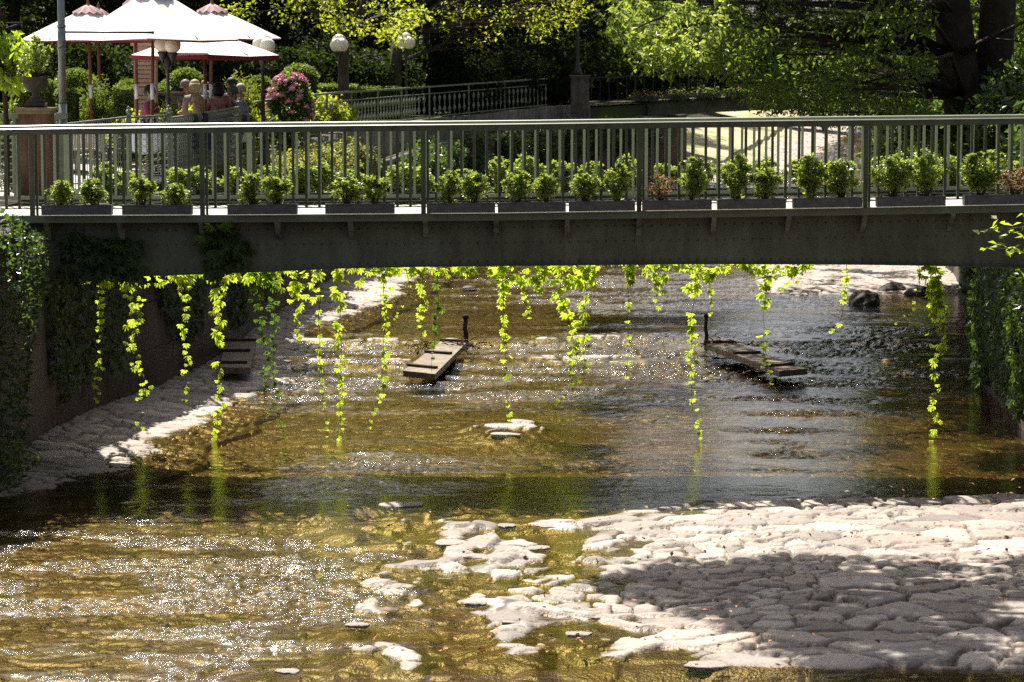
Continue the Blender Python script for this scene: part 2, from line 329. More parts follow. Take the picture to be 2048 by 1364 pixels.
# leaves ------------------------------------------------------------
def unit(a): return a/np.maximum(1e-9,np.linalg.norm(a,axis=-1,keepdims=True))
def leaves(P,size,seed=0,width=.5,up=.6,droop=.2,jit=.4,fold=.12):
    """one folded 4-corner leaf per point"""
    r=np.random.RandomState(seed); N=len(P); P=np.asarray(P,float)
    n=unit(r.normal(size=(N,3))+np.array([0,0,up*2])); d=r.normal(size=(N,3)); d[:,2]-=droop*2; d=unit(d-n*np.sum(d*n,1,keepdims=True)); wv=np.cross(n,d)
    s=(size*(1+jit*(r.rand(N)*2-1)))[:,None]
    V=np.stack([P,P+d*s*.45+wv*s*width*.5+n*s*fold,P+d*s,P+d*s*.45-wv*s*width*.5+n*s*fold],1)
    return V.reshape(-1,3)
def palmate(P,size,seed=0,facing=(0,-1,0),n5=5,spread=2.2,jit=.35,down=1.0):
    """creeper leaves: five pointed leaflets fanned about a hanging direction"""
    r=np.random.RandomState(seed); N=len(P); P=np.asarray(P,float); out=[]
    n=unit(np.array(facing)[None,:]*1.0+r.normal(size=(N,3))*.45); dn=np.tile(np.array([0,0,-down]),(N,1))+r.normal(size=(N,3))*.35
    d=unit(dn-n*np.sum(dn*n,1,keepdims=True)); wv=np.cross(n,d); s=(size*(1+jit*(r.rand(N)*2-1)))[:,None]
    for k in range(n5):
        a=(k-(n5-1)/2)/((n5-1)/2)*spread/2; ln=1-.28*abs(a)/1.1
        dk=d*math.cos(a)+wv*math.sin(a)+n*(-.18); wk=-d*math.sin(a)+wv*math.cos(a)
        out.append(np.stack([P,P+dk*s*.55*ln+wk*s*.17+n*s*.05,P+dk*s*ln-n*s*.05,P+dk*s*.55*ln-wk*s*.17+n*s*.05],1))
    return np.concatenate(out,0).reshape(-1,3)
def clump_pts(centers,rad,per,seed,sq=(1,1,.7)):
    r=np.random.RandomState(seed); C=np.repeat(np.asarray(centers,float),per,0)
    rr=np.repeat(np.asarray(rad,float)*np.ones(len(centers)),per)[:,None]
    d=unit(r.normal(size=C.shape))*(r.rand(len(C),1)**.45)
    return C+d*rr*np.array(sq)
# ------------------------------------------------------------------ the river course
LW=[(10,-8.2),(28.6,-7.8),(31,-6.3),(36,-6.5),(44.2,-5.25),(58,-4.5),(69,-3.8),(82,-2.2),(97,2.3),(108,6.4),(118,9.2),(140,13),(210,24)]
RWL=[(10,7.2),(31,7.2),(36.8,7.35),(44,7.85),(50,9),(58,10.2),(70,11.5),(85,13.2),(100,15.5),(118,18.5),(150,26),(210,42)]
def zw(Y): return lerp(Y,[(10,-.12),(27,-.08),(31,0),(44.3,0),(46.3,.06),(47.6,.06),(49.3,.14),(70,.14),(112,.6),(140,1.0),(210,1.75)])
def zramp(Y): return lerp(Y,[(0,3.32),(47,3.38),(62,3.54),(82,3.65),(97,3.93),(210,4.6)])
CHOP=1.3
def wq(x,y): return (fbm(x*.5,y*.5,155,2)-.5)*1.5
def river():
    ys=[17.5]
    while ys[-1]<78: ys.append(ys[-1]+.026+.0011*(ys[-1]-17))
    while ys[-1]<215: ys.append(ys[-1]+.2+.002*(ys[-1]-78))
    Y=np.array(ys); nc=600; t=np.linspace(0,1,nc)
    Lx=lerp(Y,LW)-.35; Rx=lerp(Y,RWL)+.35
    X=Lx[:,None]+(Rx-Lx)[:,None]*t[None,:]; YY=np.repeat(Y[:,None],nc,1)
    U,V=proj(X,YY,np.zeros_like(X)); Z0=zw(YY)
    # base level of the bed relative to the water
    big=fbm(X*.35,YY*.35,3,4)-.5; med=fbm(X*1.1,YY*1.1,11,3)-.5
    rel=-.15+.10*big+.05*med
    # cobbled apron bottom right
    uL=lerp(V.ravel(),[(985,1560),(1000,1330),(1040,1170),(1070,1150),(1100,1290),(1130,1190),(1165,1120),(1215,1130),(1245,1210),(1290,1330),(1330,1440),(1345,1750),(1400,1950)]).reshape(V.shape)+ (fbm(X*1.3,YY*1.3,21,3)-.5)*220
    d=(U-uL)/185.0
    fore=sstep(990,1004,V)*(1-sstep(1305,1342,V))
    ap=np.where(d>0,.002+.020*np.minimum(d,4.5),.002+.055*d)
    rel=np.where((V>985)&(ap*fore+rel*(1-fore)>rel),ap*fore+rel*(1-fore),rel)
    # scattered stones standing clear, centre foreground
    m=sstep(995,1008,V)*sstep(600,720,U)*(1-sstep(1250,1350,V)*.55)
    pt=fbm(X*1.7,YY*1.0,41,3)
    rel=np.maximum(rel,np.where(m>0,-.12+.090*m+.20*(pt-.5),-1))
    m2=np.exp(-(((U-1015)/115)**2+((V-853)/24)**2)**2); rel=np.maximum(rel,-.14+.135*m2)
    sill=np.zeros(X.shape)
    # two stone sills of the weir
    for vv,hh in ((46.0,.085),(48.9,.085)):
        m3=np.exp(-((YY-vv-.25*np.sin(X*.6))/.5)**2)*sstep(430,560,U)*(.80+.42*fbm(X*.8,YY*.1,51,2)); rel=np.maximum(rel,-.15+.140*m3); sill=np.maximum(sill,m3)
    mm=np.exp(-(((U-1180)/300)**2+((V-722)/24)**2)**2)*(.7+.6*fbm(X*.7,YY*.5,57,2)); rel=np.maximum(rel,-.15+.118*mm); sill=np.maximum(sill,mm)
    rel=np.maximum(rel,-.15+.15*np.exp(-(((U-1440)/110)**2+((V-755)/16)**2)))
    rel=np.maximum(rel,-.15+.12*np.exp(-(((U-1650)/230)**2+((V-672)/20)**2)))
    # banks of stones along the left wall, far right beach
    dl=X-lerp(Y,LW)[:,None]; wd=lerp(Y,[(17,-.5),(30.2,-.5),(31.6,.5),(34,1.2),(39,1.5),(43,1.3),(46,1.2),(49,.6),(54,1.3),(62,1.7),(78,1.9),(100,1.2),(112,3.2),(210,5)])[:,None]+(fbm(YY*.8,X*0,61,2)-.5)*.5
    rel=np.maximum(rel,np.where(dl<wd+1,.01+.09*(wd-dl),-1))
    m4=sstep(1440,1580,U)*sstep(56,60,YY)*(1-sstep(70,75,YY)); rel=np.maximum(rel,-.15+.26*m4+.12*(fbm(X*.7,YY*.4,71,3)-.5)*m4)
    # stones
    wx=X+(fbm(X*1.5,YY*1.5,81,3)-.5)*.55; wy=YY+(fbm(X*1.5,YY*1.5,91,3)-.5)*.55
    f1,f2,c,dx,dy=worley(wx/.64,wy/.42,5)
    f1b,f2b,cb,dxb,dyb=worley(wx/.30+40,wy/.25+13,9)
    mix=(fbm(X*.5,YY*.5,101,2)>.56)
    e=np.where(mix,(f2b-f1b)*.6,f2-f1); c=np.where(mix,cb,c); dx=np.where(mix,dxb*.6,dx); dy=np.where(mix,dyb*.6,dy)
    e=e+(fbm(X*9,YY*9,111,2)-.5)*.06
    prof=sstep(0.0,.24,e)**.5; c2=(c*7.31)%1; c3=(c*13.7)%1
    patch=np.clip(m*(1-sstep(.2,1.1,d))+sstep(0,1.2,1-np.abs(d-.1)*.8)*fore,0,1); patch=np.maximum(patch,np.clip(np.maximum(sill,m2),0,1)); ht=(.014+.026*c)*(1-patch)+(.060*c-.006)*patch
    prof=prof*(1-patch)+patch*sstep(.02,.15,e)
    jn=sstep(.015,.085,e)                       # narrow joint between neighbouring slabs
    dome=sstep(0,.5,e)**.7
    st=(jn-1)*.045*(1-patch)+dome*(.005+.015*c)*(1-patch)+(c2-.5)*.022*(1-patch)*jn+prof*ht*patch+jn*(dx*(c2-.5)*.025+dy*(c3-.6)*.035)+(fbm(X*14,YY*14,121,3)-.5)*.012*(.3+.7*c)+(1-patch)*.022
    st=st*(.45+.55*sstep(-.09,-.02,rel))
    hz=np.clip(lerp(Y,[(17,1),(60,1),(80,.9),(210,.9)]),0,1)[:,None]
    Z=Z0+rel+(st-.020)*hz
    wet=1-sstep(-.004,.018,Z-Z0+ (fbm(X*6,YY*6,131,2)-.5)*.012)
    gap=(1-sstep(.02,.10,e))*(1-wet)
    algae=np.clip(.5+1.6*(fbm(X*.45,YY*.7,141,4)-.5)+.5*(c-.5),0,1)
    P=np.stack([X,YY,Z],-1).reshape(-1,3)
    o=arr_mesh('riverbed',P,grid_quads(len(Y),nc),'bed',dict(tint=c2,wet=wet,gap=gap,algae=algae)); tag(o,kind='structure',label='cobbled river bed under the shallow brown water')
    # water sheet
    st_=1; Xw=X; Yw=YY; Uw=U; Vw=V
    def blob(u0,v0,su,sv,a): return a*np.exp(-(((Uw-u0)/su)**2+((Vw-v0)/sv)**2))
    rg=np.full(Xw.shape,.055)
    rg+=blob(250,1230,430,150,.95)+blob(60,1130,300,60,.5)+blob(560,1130,260,40,.5)+blob(700,940,270,38,.55)+blob(560,1075,200,30,.35)
    rg+=blob(560,735,200,50,1.2)+blob(1150,735,420,42,1.1)+blob(1700,720,220,45,1.0)+blob(1250,600,330,32,.9)+blob(1560,860,60,120,.35)+blob(1620,800,140,60,.45)+blob(1000,570,280,22,.35)+blob(900,800,420,40,.22)
    rg+=sstep(66,72,Yw)*.9+blob(1500,1090,300,80,.1)+blob(600,1320,400,50,.4)
    stq=fbm(Xw*.7+wq(Xw,Yw),Yw*1.6,151,4); rg=np.clip(rg*(.25+2.2*sstep(.42,.70,stq)),.04,1.35)
    wx_=Xw+(fbm(Xw*1.2,Yw*1.2,301,2)-.5)*.6; wy_=Yw+(fbm(Xw*1.2,Yw*1.2,311,2)-.5)*.5
    wv=(fbm(Xw*.9,Yw*1.9,161,2)-.5)*.05+(vn(wx_*3.3,wy_*5.5,171)-.5)*.022+(vn(wx_*7.9,wy_*11,181)-.5)*.026+(vn(wx_*16,wy_*20,191)-.5)*.018+(vn(Xw*24,Yw*26,7)-.5)*.012*sstep(.15,.6,rg)
    wv=wv+sstep(68,80,Yw)*((vn(wx_*1.6,wy_*1.9,401)-.5)*.14+(vn(wx_*3.4,wy_*3.1,402)-.5)*.07)
    hw=wv*rg*CHOP
    Pw=np.stack([Xw,Yw,zw(Yw)+hw],-1).reshape(-1,3)
    o=arr_mesh('river_water',Pw,grid_quads(Xw.shape[0],Xw.shape[1]),'water',dict(rough=rg)); tag(o,kind='structure',label='shallow clear brown river water')
river()
# ------------------------------------------------------------------ walls and ground
def wall(line,side,name,label,ztop,y0=12,y1=205):
    Y=np.concatenate([np.arange(y0,100,.5),np.arange(100,y1,4)]); X=lerp(Y,line); s=np.concatenate([[0],np.cumsum(np.hypot(np.diff(X),np.diff(Y)))])
    zt=ztop(Y); root=empty(name,(float(X[0]),float(Y[0]),0),label,'wall')
    zs=np.linspace(0,1,9); Vv=[];uv=[]
    for k in zs:
        z=-.6+(zt+.6)*k; Vv.append(np.stack([X+side*.02*np.sin(Y*1.3+k*5),Y,z],1)); uv.append(np.stack([s,z],1))
    V=np.concatenate(Vv); o=arr_mesh('wall_face',V,grid_quads(len(zs),len(Y)),'wall',uv=np.concatenate(uv),smooth=False,parent=root)
    # coping
    sec=[(-.05,0),(-.05,.10),(.42,.10),(.42,0)]; Vv=[]
    for a,b in sec+[sec[0]]: Vv.append(np.stack([X+side*a,Y,zt+b],1))
    arr_mesh('coping',np.concatenate(Vv),grid_quads(5,len(Y)),'concrete',smooth=False,parent=root)
zl=lambda Y: lerp(Y,[(0,3.05),(46,3.05),(49,2.35),(62,2.4),(96,3.2),(210,4.2)])
zr=lambda Y: lerp(Y,[(0,3.0),(60,3.0),(75,2.2),(110,2.6),(210,3.6)])
wall(LW,-1,'retaining_wall','stained stone retaining wall along the left edge of the river',zl,12,113)
wall(RWL,1,'retaining_wall','dark overgrown retaining wall along the right edge of the river',zr)
def bank(line,side,name,label,prof,m,y0=-20,y1=215):
    Y=np.concatenate([np.arange(y0,110,1.),np.arange(110,y1,5)]); X=lerp(Y,line); Vv=[]
    for off,zf in prof:
        z=zf(Y); z=z+(fbm(Y*.3+off*3,Y*0+off,201,2)-.5)*(.12 if off>3 else 0); Vv.append(np.stack([X+side*off,Y,z],1))
    o=arr_mesh(name,np.concatenate(Vv),grid_quads(len(prof),len(Y)),m,smooth=True); tag(o,label,kind='structure'); return o
bank(LW,-1,'left_bank','planted ledge beside the left wall',[(.38,lambda Y:zl(Y)-.02),(.75,lambda Y:zl(Y)+.05),(.76,lambda Y:zramp(Y)-.12)],'soilground')
# coping/ramp wall on which the iron railing stands
def curb():
    Y=np.arange(46.5,101,.5); X=lerp(Y,LW)-.8; z=zramp(Y); root=empty('ramp_wall',(float(X[0]),46.5,3),'grey concrete ramp wall carrying the ornate iron railing','wall')
    Vv=[]
    for a,b in [(-.22,-1.2),(-.22,.0),(.22,.0),(.22,-1.2)]: Vv.append(np.stack([X+a,Y,z+b],1))
    arr_mesh('ramp_face',np.concatenate(Vv),grid_quads(4,len(Y)),'concrete',smooth=False,parent=root)
curb()
# terrace ground left (stone slabs), further bank soil
def sheet(name,pts,m,label,uvs=False):
    V=np.array(pts,float); 
    o=arr_mesh(name,V,[list(range(len(pts)))],m,smooth=False,uv=V[:,:2]); tag(o,label,kind='structure')
def terrace():
    Y=np.concatenate([np.arange(-20,62,1.)]); X=lerp(Y,LW)-.8; Vv=[];uv=[]
    for k in (0,1,2,4,8,16,32,60):
        Vv.append(np.stack([X-k,Y,zramp(Y)-.06+0*Y],1)); uv.append(np.stack([X-k,Y],1))
    o=arr_mesh('terrace_paving',np.concatenate(Vv),grid_quads(8,len(Y)),'paving',smooth=False,uv=np.concatenate(uv)); tag(o,'sunlit stone slab terrace left of the river',kind='structure')
    Y=np.arange(61,115,1.); X=lerp(Y,LW)-.8; Vv=[]
    for k in (0,1.5,4,8,16,32,60,150): Vv.append(np.stack([X-k,Y,zramp(Y)-.06+.0*Y+ (fbm(Y*.2+k,Y*0+k,5,2)-.5)*.1*(k>1)],1))
    o=arr_mesh('park_ground',np.concatenate(Vv),grid_quads(8,len(Y)),'soilground'); tag(o,'shaded park ground behind the terrace',kind='structure')
terrace()
bank(RWL,1,'right_bank','overgrown bank right of the river',[(.38,lambda Y:zr(Y)-.02),(1.2,lambda Y:zr(Y)+.5),(3,lambda Y:zr(Y)+1.0),(8,lambda Y:zr(Y)+1.2),(30,lambda Y:zr(Y)+1.5),(150,lambda Y:zr(Y)+2)],'soilground')
sheet('far_ground',[(-700,212,4.2),(700,212,4.2),(700,1100,5),(-700,1100,5)],'soilground','dark woodland ground far behind')
sheet('far_meadow',[(-2,120,4.02),(20,120,4.3),(30,210,4.9),(-15,210,4.8)],'meadow','sunny grass beyond the far bridge') if False else None

# ------------------------------------------------------------------ the footbridge
BY=33.0; BB=35.55
HT=[(-300,260),(0,258),(63,256.5),(500,251.5),(1024,247),(1400,242),(1730,238.5),(2048,235),(2400,232)]
FT=[(-300,433),(63,430),(500,428.5),(1000,425),(1400,419),(1730,414),(2048,408),(2400,402)]
GB=[(-300,565),(130,557),(300,550),(500,543),(690,534.5),(850,531.5),(1200,528),(1400,526),(1700,527),(1870,529.5),(2048,534),(2400,545)]
def zat(tab,x,Y=BY):
    u=1024+x*F/ (Y*math.cos(PITCH)+.0)  # near enough
    u,_=proj(x,Y,3.3); v=float(lerp(u,tab)); return W(u,v,Y).z
def xat(u,Y=BY,z=3.3):
    return W(u,400,Y).x
x0,x1=-7.6,8.2
XS=np.linspace(x0,x1,33)
br=empty('footbridge',(0,BY,3.3),'green steel footbridge with riveted girders spanning the river','bridge')
def strip(mb,ylo,yhi,ztop,zbot,xs=XS):
    V=[];Fs=[]
    for i,x in enumerate(xs):
        V+=[(x,ylo,zbot(x)),(x,ylo,ztop(x)),(x,yhi,ztop(x)),(x,yhi,zbot(x))]
    for i in range(len(xs)-1):
        a=i*4;b=a+4
        Fs+=[(a,b,b+1,a+1),(a+1,b+1,b+2,a+2),(a+2,b+2,b+3,a+3),(a+3,b+3,b,a)]
    n=len(xs)*4; Fs+=[(0,1,2,3),(n-4,n-1,n-2,n-3)]
    mb.add(V,Fs)
zd=lambda x: zat(FT,x)           # top of fascia / deck
zh=lambda x: zat(HT,x)
zg=lambda x: zat(GB,x,BY+.33)
mb=MB(); strip(mb,BY+.02,BB,lambda x:zd(x)-.005,lambda x:zd(x)-.07); mb.build('deck','deck',br)
mb=MB(); strip(mb,BY-.04,BY+.0,lambda x:zd(x)-.01,lambda x:zd(x)-.10); strip(mb,BY,BY+.16,lambda x:zd(x)-.075,lambda x:zd(x)-.09); mb.build('fascia','fascia',br)
mb=MB(); strip(mb,BB+.002,BB+.04,lambda x:zd(x)-.01,lambda x:zd(x)-.10); mb.build('fascia','green_metal',br)
def girder(y,sgn):
    mb=MB(); strip(mb,y,y+.02,lambda x:zd(x)-.09,zg); strip(mb,y-.06,y+.08,zg,lambda x:zg(x)-.012)
    strip(mb,y-.05,y+.07,lambda x:zd(x)-.092,lambda x:zd(x)-.104)
    g=mb.build('girder','girder',br)
    if sgn:
        rv=MB(); x=x0+.2
        while x<x1:
            for zz in (zd(x)-.215,zd(x)-.41,zg(x)+.05):
                rv.lathe([(.017,0),(.014,.006),(.007,.011),(.0005,.013)],(0,0,0),8)
                V=rv.V[-1]; V2=np.stack([V[:,0]+x,y-V[:,2],V[:,1]+zz],1); rv.V[-1]=V2
            x+=.118
        for xx in np.linspace(x0+.3,x1-.3,7):     # web splice plates' vertical rivet lines
            pass
        ro=rv.build('rivet_row','girder',g,smooth=True); ro['kind']='stuff'
        for xx in (xat(1005),xat(1130),xat(1278),xat(1950),xat(560)):
            s=MB(); s.box((xx,y-.004,(zd(xx)-.11+zg(xx))/2),(.012,.006,zd(xx)-.15-zg(xx)-.01)); s.build('web_seam','girder',g)
girder(BY+.34,1); girder(BB-.4,0)
def bracket(x):
    mb=MB(); zt=zd(x)-.10; w=.03
    P=[(BY+.0,zt+.02),(BY+.0,zt-.02),(BY+.27,zt-.24),(BY+.335,zt-.24),(BY+.335,zt+.02)]
    V=[(x-w,p[0],p[1]) for p in P]+[(x+w,p[0],p[1]) for p in P]; n=len(P)
    Fs=[tuple(range(n)),tuple(range(n,2*n))[::-1]]+[(i,(i+n),(i+1)%n+n,(i+1)%n) for i in range(n)]
    mb.add(V,Fs); mb.build('bracket','bracket',br)
for u in (90,237,400,553,700,850,992,1135,1279,1429,1579,1731,1907,2055): bracket(xat(u))
def railing(y,posts_u,pitch,mname,front):
    top=MB(); V=[];Fs=[]
    sec=[(-.036,-.020),(-.030,-.010),(-.012,0),(.012,0),(.036,-.012),(.036,-.024),(-.036,-.024)]
    for x in XS: V+=[(x,y+a,zh(x)+b) for a,b in sec]
    k=len(sec)
    for i in range(len(XS)-1):
        for j in range(k): Fs.append((i*k+j,(i+1)*k+j,(i+1)*k+(j+1)%k,i*k+(j+1)%k))
    top.add(V,Fs); strip(top,y-.028,y+.028,lambda x:zh(x)-.0245,lambda x:zh(x)-.085)
    h=top.build('handrail',mname,br)
    bot=MB(); zb=.085 if front else .13
    strip(bot,y-.02,y+.02,lambda x:zd(x)+zb,lambda x:zd(x)+zb-(.012 if front else .05)); 
    if not front: strip(bot,y-.03,y+.03,lambda x:zd(x)+.045,lambda x:zd(x)+.03)
    bot.build('bottom_rail',mname,br)
    px=[xat(u,y) for u in posts_u]; n_small=0; rest=MB(); cnt=0
    for p in px:
        m=MB(); m.box((p,y-.004,(zh(p)-.085+zd(p)-.1)/2),(.06 if front else .07,.055,zh(p)-.085-zd(p)+.1)); m.build('post','green_metal' if front else mname,br)
        if front:
            m=MB(); m.box((p+.055,y+.03,(zh(p)-.085+zd(p)-.1)/2),(.03,.03,zh(p)-.085-zd(p)+.1)); m.build('post_stay','green_metal',br)
    x=px[0]-4*pitch; edges=[px[0]-12*pitch]+px+[px[-1]+12*pitch]
    for a,b in zip(edges[:-1],edges[1:]):
        k=max(1,round((b-a)/pitch)); 
        for i in range(1,k):
            xx=a+(b-a)*i/k
            if not -7.2<xx<7.9: continue
            m=MB(); lo=zd(xx)+(zb if front else .13); m.box((xx,y,(zh(xx)-.086+lo)/2),(.034,.03,zh(xx)-.086-lo))
            global NB
            if NB<100: m.build('baluster',mname,br); NB+=1
            else:
                rest.V+= [m.V[0]]; rest.F+=[tuple(i+rest.n for i in f) for f in m.F]; rest.n+=8
    if rest.n: ro=rest.build('baluster_row',mname,br); ro['kind']='stuff'
NB=0
railing(BY+.02,[65,405,847,1278,1730,2180],.1655,'green_metal',True)
railing(BB-.02,[-60,135,500,900,1290,1700,2090],.1655,'green_pale',False)
# ------------------------------------------------------------------ trough planters and box shrubs
def make_trough(L):
    t=empty('planter_trough',(0,0,0),'x','planter'); m=MB(); w,h=.16,.125; th=.012
    m.box((0,-w/2+th/2,h/2),(L,th,h)); m.box((0,w/2-th/2,h/2),(L,th,h)); m.box((-L/2+th/2,0,h/2),(th,w-2*th,h)); m.box((L/2-th/2,0,h/2),(th,w-2*th,h)); m.box((0,0,.008),(L-2*th,w-2*th,.012))
    m.box((0,-w/2-.004,h-.006),(L+.02,.014,.014)); m.box((0,w/2+.004,h-.006),(L+.02,.014,.014))
    m.build('trough_shell','trough',t)
    s=MB(); s.box((0,0,h-.03),(L-2*th-.002,w-2*th-.002,.03)); s.build('soil','soil',t); return t
def make_box_shrub(seed,rx=.16,rz=.17,n=2300,mname='leaf_box',size=.038):
    t=empty('boxwood_shrub',(0,0,0),'x','shrub'); r=np.random.RandomState(seed)
    cz=.05+rz; cl=[]
    for i in range(30):
        d=unit(r.normal(size=3)); q=(.45+.5*r.rand()); cl.append((d[0]*rx*q,d[1]*rx*q*.85,cz+d[2]*rz*q*(1.0 if d[2]>0 else .8)))
    for i in range(10):
        d=unit(r.normal(size=3)+np.array([0,0,.8])); cl[i]=(d[0]*rx*1.12,d[1]*rx,cz+d[2]*rz*1.15)
    P=clump_pts(cl,(.045+.05*r.rand(30))*np.where(np.arange(30)<10,.5,1.1)*(rx/.16),n//30,seed+1,(1,1,1.15)); P=P[P[:,2]>.02]
    L=MB(); L.quads(leaves(P,size,seed+2,.6,.45,-.3,.4)); L.build('foliage',mname,t)
    m=MB()
    for i in range(14):
        c=cl[i]; m.tube([(c[0]*.15,c[1]*.15,0),(c[0]*.45,c[1]*.45,c[2]*.5),c],[.007,.005,.002],5)
    m.build('stems','twig',t); return t
trough=make_trough(.89); shrubs=[make_box_shrub(11+7*i,.145+.012*(i%3),.15+.018*(i%4)) for i in range(5)]
dead=make_box_shrub(77,.15,.14,520,'leaf_box_dead',.034); big=make_box_shrub(91,.175,.24,4200)
OR=['first','second','third','fourth','fifth','sixth','seventh','eighth','ninth','tenth','eleventh','twelfth','thirteenth','fourteenth']
ORD=OR+['fifteenth','sixteenth','seventeenth','eighteenth','nineteenth','twentieth']+['twenty '+w for w in OR[:9]]+['thirtieth']
boxes=[(84,227),(245,387),(455,597),(650,791),(854,992),(994,1133),(1136,1271),(1284,1424),(1432,1572),(1583,1724),(1750,1890),(1924,2065)]
used=set()
def place(proto,loc,label,group,rz=0,scale=None,sname=None):
    if proto.name in used: o=copy_tree(proto,loc,rz,scale)
    else:
        used.add(proto.name)
        if proto.name not in KIDS: KIDS[proto.name]=children(proto)
        o=proto; o.location=loc; o.rotation_euler=(0,0,rz)
        if scale is not None: o.scale=scale if hasattr(scale,'__len__') else (scale,)*3
    o['label']=label; o['group']=group; return o
rnd=random.Random(5)
for i,(a,b) in enumerate(boxes):
    xa,xb=xat(a,BY-.08),xat(b,BY-.08); c=(xa+xb)/2; sl_=math.atan2(zd(xb)-zd(xa),xb-xa)
    o=place(trough,(c,BY-.125,zd(c)+.008),'dark grey trough hung on the near railing, %s from the left'%OR[i],'planter troughs on the near railing'); o.rotation_euler=(0,-sl_,0); o.scale=((xb-xa)/.91,1,1)
fb=[(122,356,46),(188,352,50),(285,355,50),(350,360,50),(502,356,52),(553,354,52),(692,353,52),(750,352,50),(897,347,54),(950,338,52),(1037,346,56),(1093,350,46),(1170,340,56),(1235,333,56),(1321,345,48),(1383,318,66),(1473,322,56),(1530,325,52),(1621,322,62),(1684,316,60),(1785,318,58),(1852,316,60),(1960,306,70),(2030,330,60)]
adj=['pale green','loose','round','leafy','bushy']
for k,(u,vt,wd) in enumerate(fb):
    bi=k//2; x=xat(u,BY-.1); z=zd(x)+.115; hgt=(W(u,vt,BY-.1).z-z); side='left' if k%2==0 else 'right'
    if u in (1321,2030):
        o=place(dead,(x,BY-.12,z),'withered brown boxwood shrub in the %s trough from the left'%OR[bi],'boxwood shrubs on the near railing',rnd.random()*6,(wd/157/.27,)*2+(hgt/.40,))
    else:
        pr=big if u in(1383,1960) else shrubs[rnd.randrange(5)]; H={True:.56,False:.40}[pr is big]; H={True:.60,False:.46}[pr is big]; D={True:.40,False:.335}[pr is big]
        o=place(pr,(x,BY-.12,z),'%s green boxwood shrub at the %s of the %s trough on the near railing'%('tall' if pr is big else 'small round',side,OR[bi]),'boxwood shrubs on the near railing',rnd.random()*6,(wd/157/D*1.12*rnd.uniform(.92,1.1),wd/157/D*1.12*rnd.uniform(.9,1.15),hgt/H*rnd.uniform(.95,1.05)))
# back row, outside the far railing
bb=[(212,335),(258,345),(350,330),(400,338),(470,335),(545,330),(600,338),(640,335),(700,335),(800,332),(845,330),(925,335),(1000,325),(1050,315),(1110,330),(1125,322),(1190,320),(1255,322),(1335,328),(1400,325),(1470,320),(1530,322),(1600,325),(1660,318),(1760,320),(1800,312),(1850,305),(1900,318),(1985,308),(2035,320)]
for j in range(14):
    c=xat(200+j*140+ (j%3)*8,BB+.12); o=place(trough,(c,BB+.14,zd(c)+.02),'dark trough on the far railing of the footbridge, %s from the left'%OR[j],'planter troughs on the far railing')
for k,(u,vt) in enumerate(bb):
    x=xat(u,BB+.12); z=zd(x)+.125; hgt=W(u,vt,BB+.12).z-z; pr=shrubs[rnd.randrange(5)]
    nm=['a little left of','just right of','behind'][k%3]
    o=place(pr,(x,BB+.14,z),'%s boxwood shrub from the left in the row behind the far railing'%ORD[k],'boxwood shrubs on the far railing',rnd.random()*6,(1.25,1.2,max(.75,hgt/.44)))
# ------------------------------------------------------------------ hanging creepers
VY=BB+.18
def interp_path(pts,step):
    pts=[Vector(p) for p in pts]; out=[]
    for a,b in zip(pts[:-1],pts[1:]):
        n=max(1,int((b-a).length/step)); out+=[a.lerp(b,i/n) for i in range(n)]
    out.append(pts[-1]); return out
def vine(i,px,label,size=.115,dens=1.0,wide=.045,mname='leaf_vine',red=False,Y=VY,topY=None):
    r=np.random.RandomState(500+i); P3=[W(u,v,Y+.04*math.sin(k*2+i)) for k,(u,v) in enumerate(px)]
    P3[0]=P3[0]+Vector((0,0,.16)); path=interp_path(P3,.05)
    root=empty('hanging_creeper',tuple(P3[0]),label,'vine','creepers hanging under the footbridge')
    ph=r.rand()*6; path=[p+Vector((.012*math.sin(k*.6+ph),.012*math.cos(k*.5+ph),0)) for k,p in enumerate(path)]
    m=MB(); m.tube(path,[.0045*(1-.6*k/len(path)) for k in range(len(path))],5); m.build('stem','red_twig' if red else 'twig',root)
    C=[];S=[]; n=len(path)
    gp=r.rand()*50
    for k,p in enumerate(path):
        f=k/n; c=1.5*dens*(1-.45*f)*(.35+.65*float(sstep(.2,.5,vn(np.array(k*.22+gp),np.array(3.3),i))))
        for _ in range(int(c)+(r.rand()<c%1)):
            w_=wide*(1-.5*f); C.append((p.x+r.normal()*w_,p.y+r.normal()*w_*.8,p.z+r.normal()*.02)); S.append(size*(.84-.38*f**1.3))
    if not C: C=[tuple(path[-1])]; S=[size]
    L=MB(); S=np.array(S); L.quads(palmate(np.array(C),np.ones(len(C))*S,900+i)); L.build('leaves',mname,root)
    return root
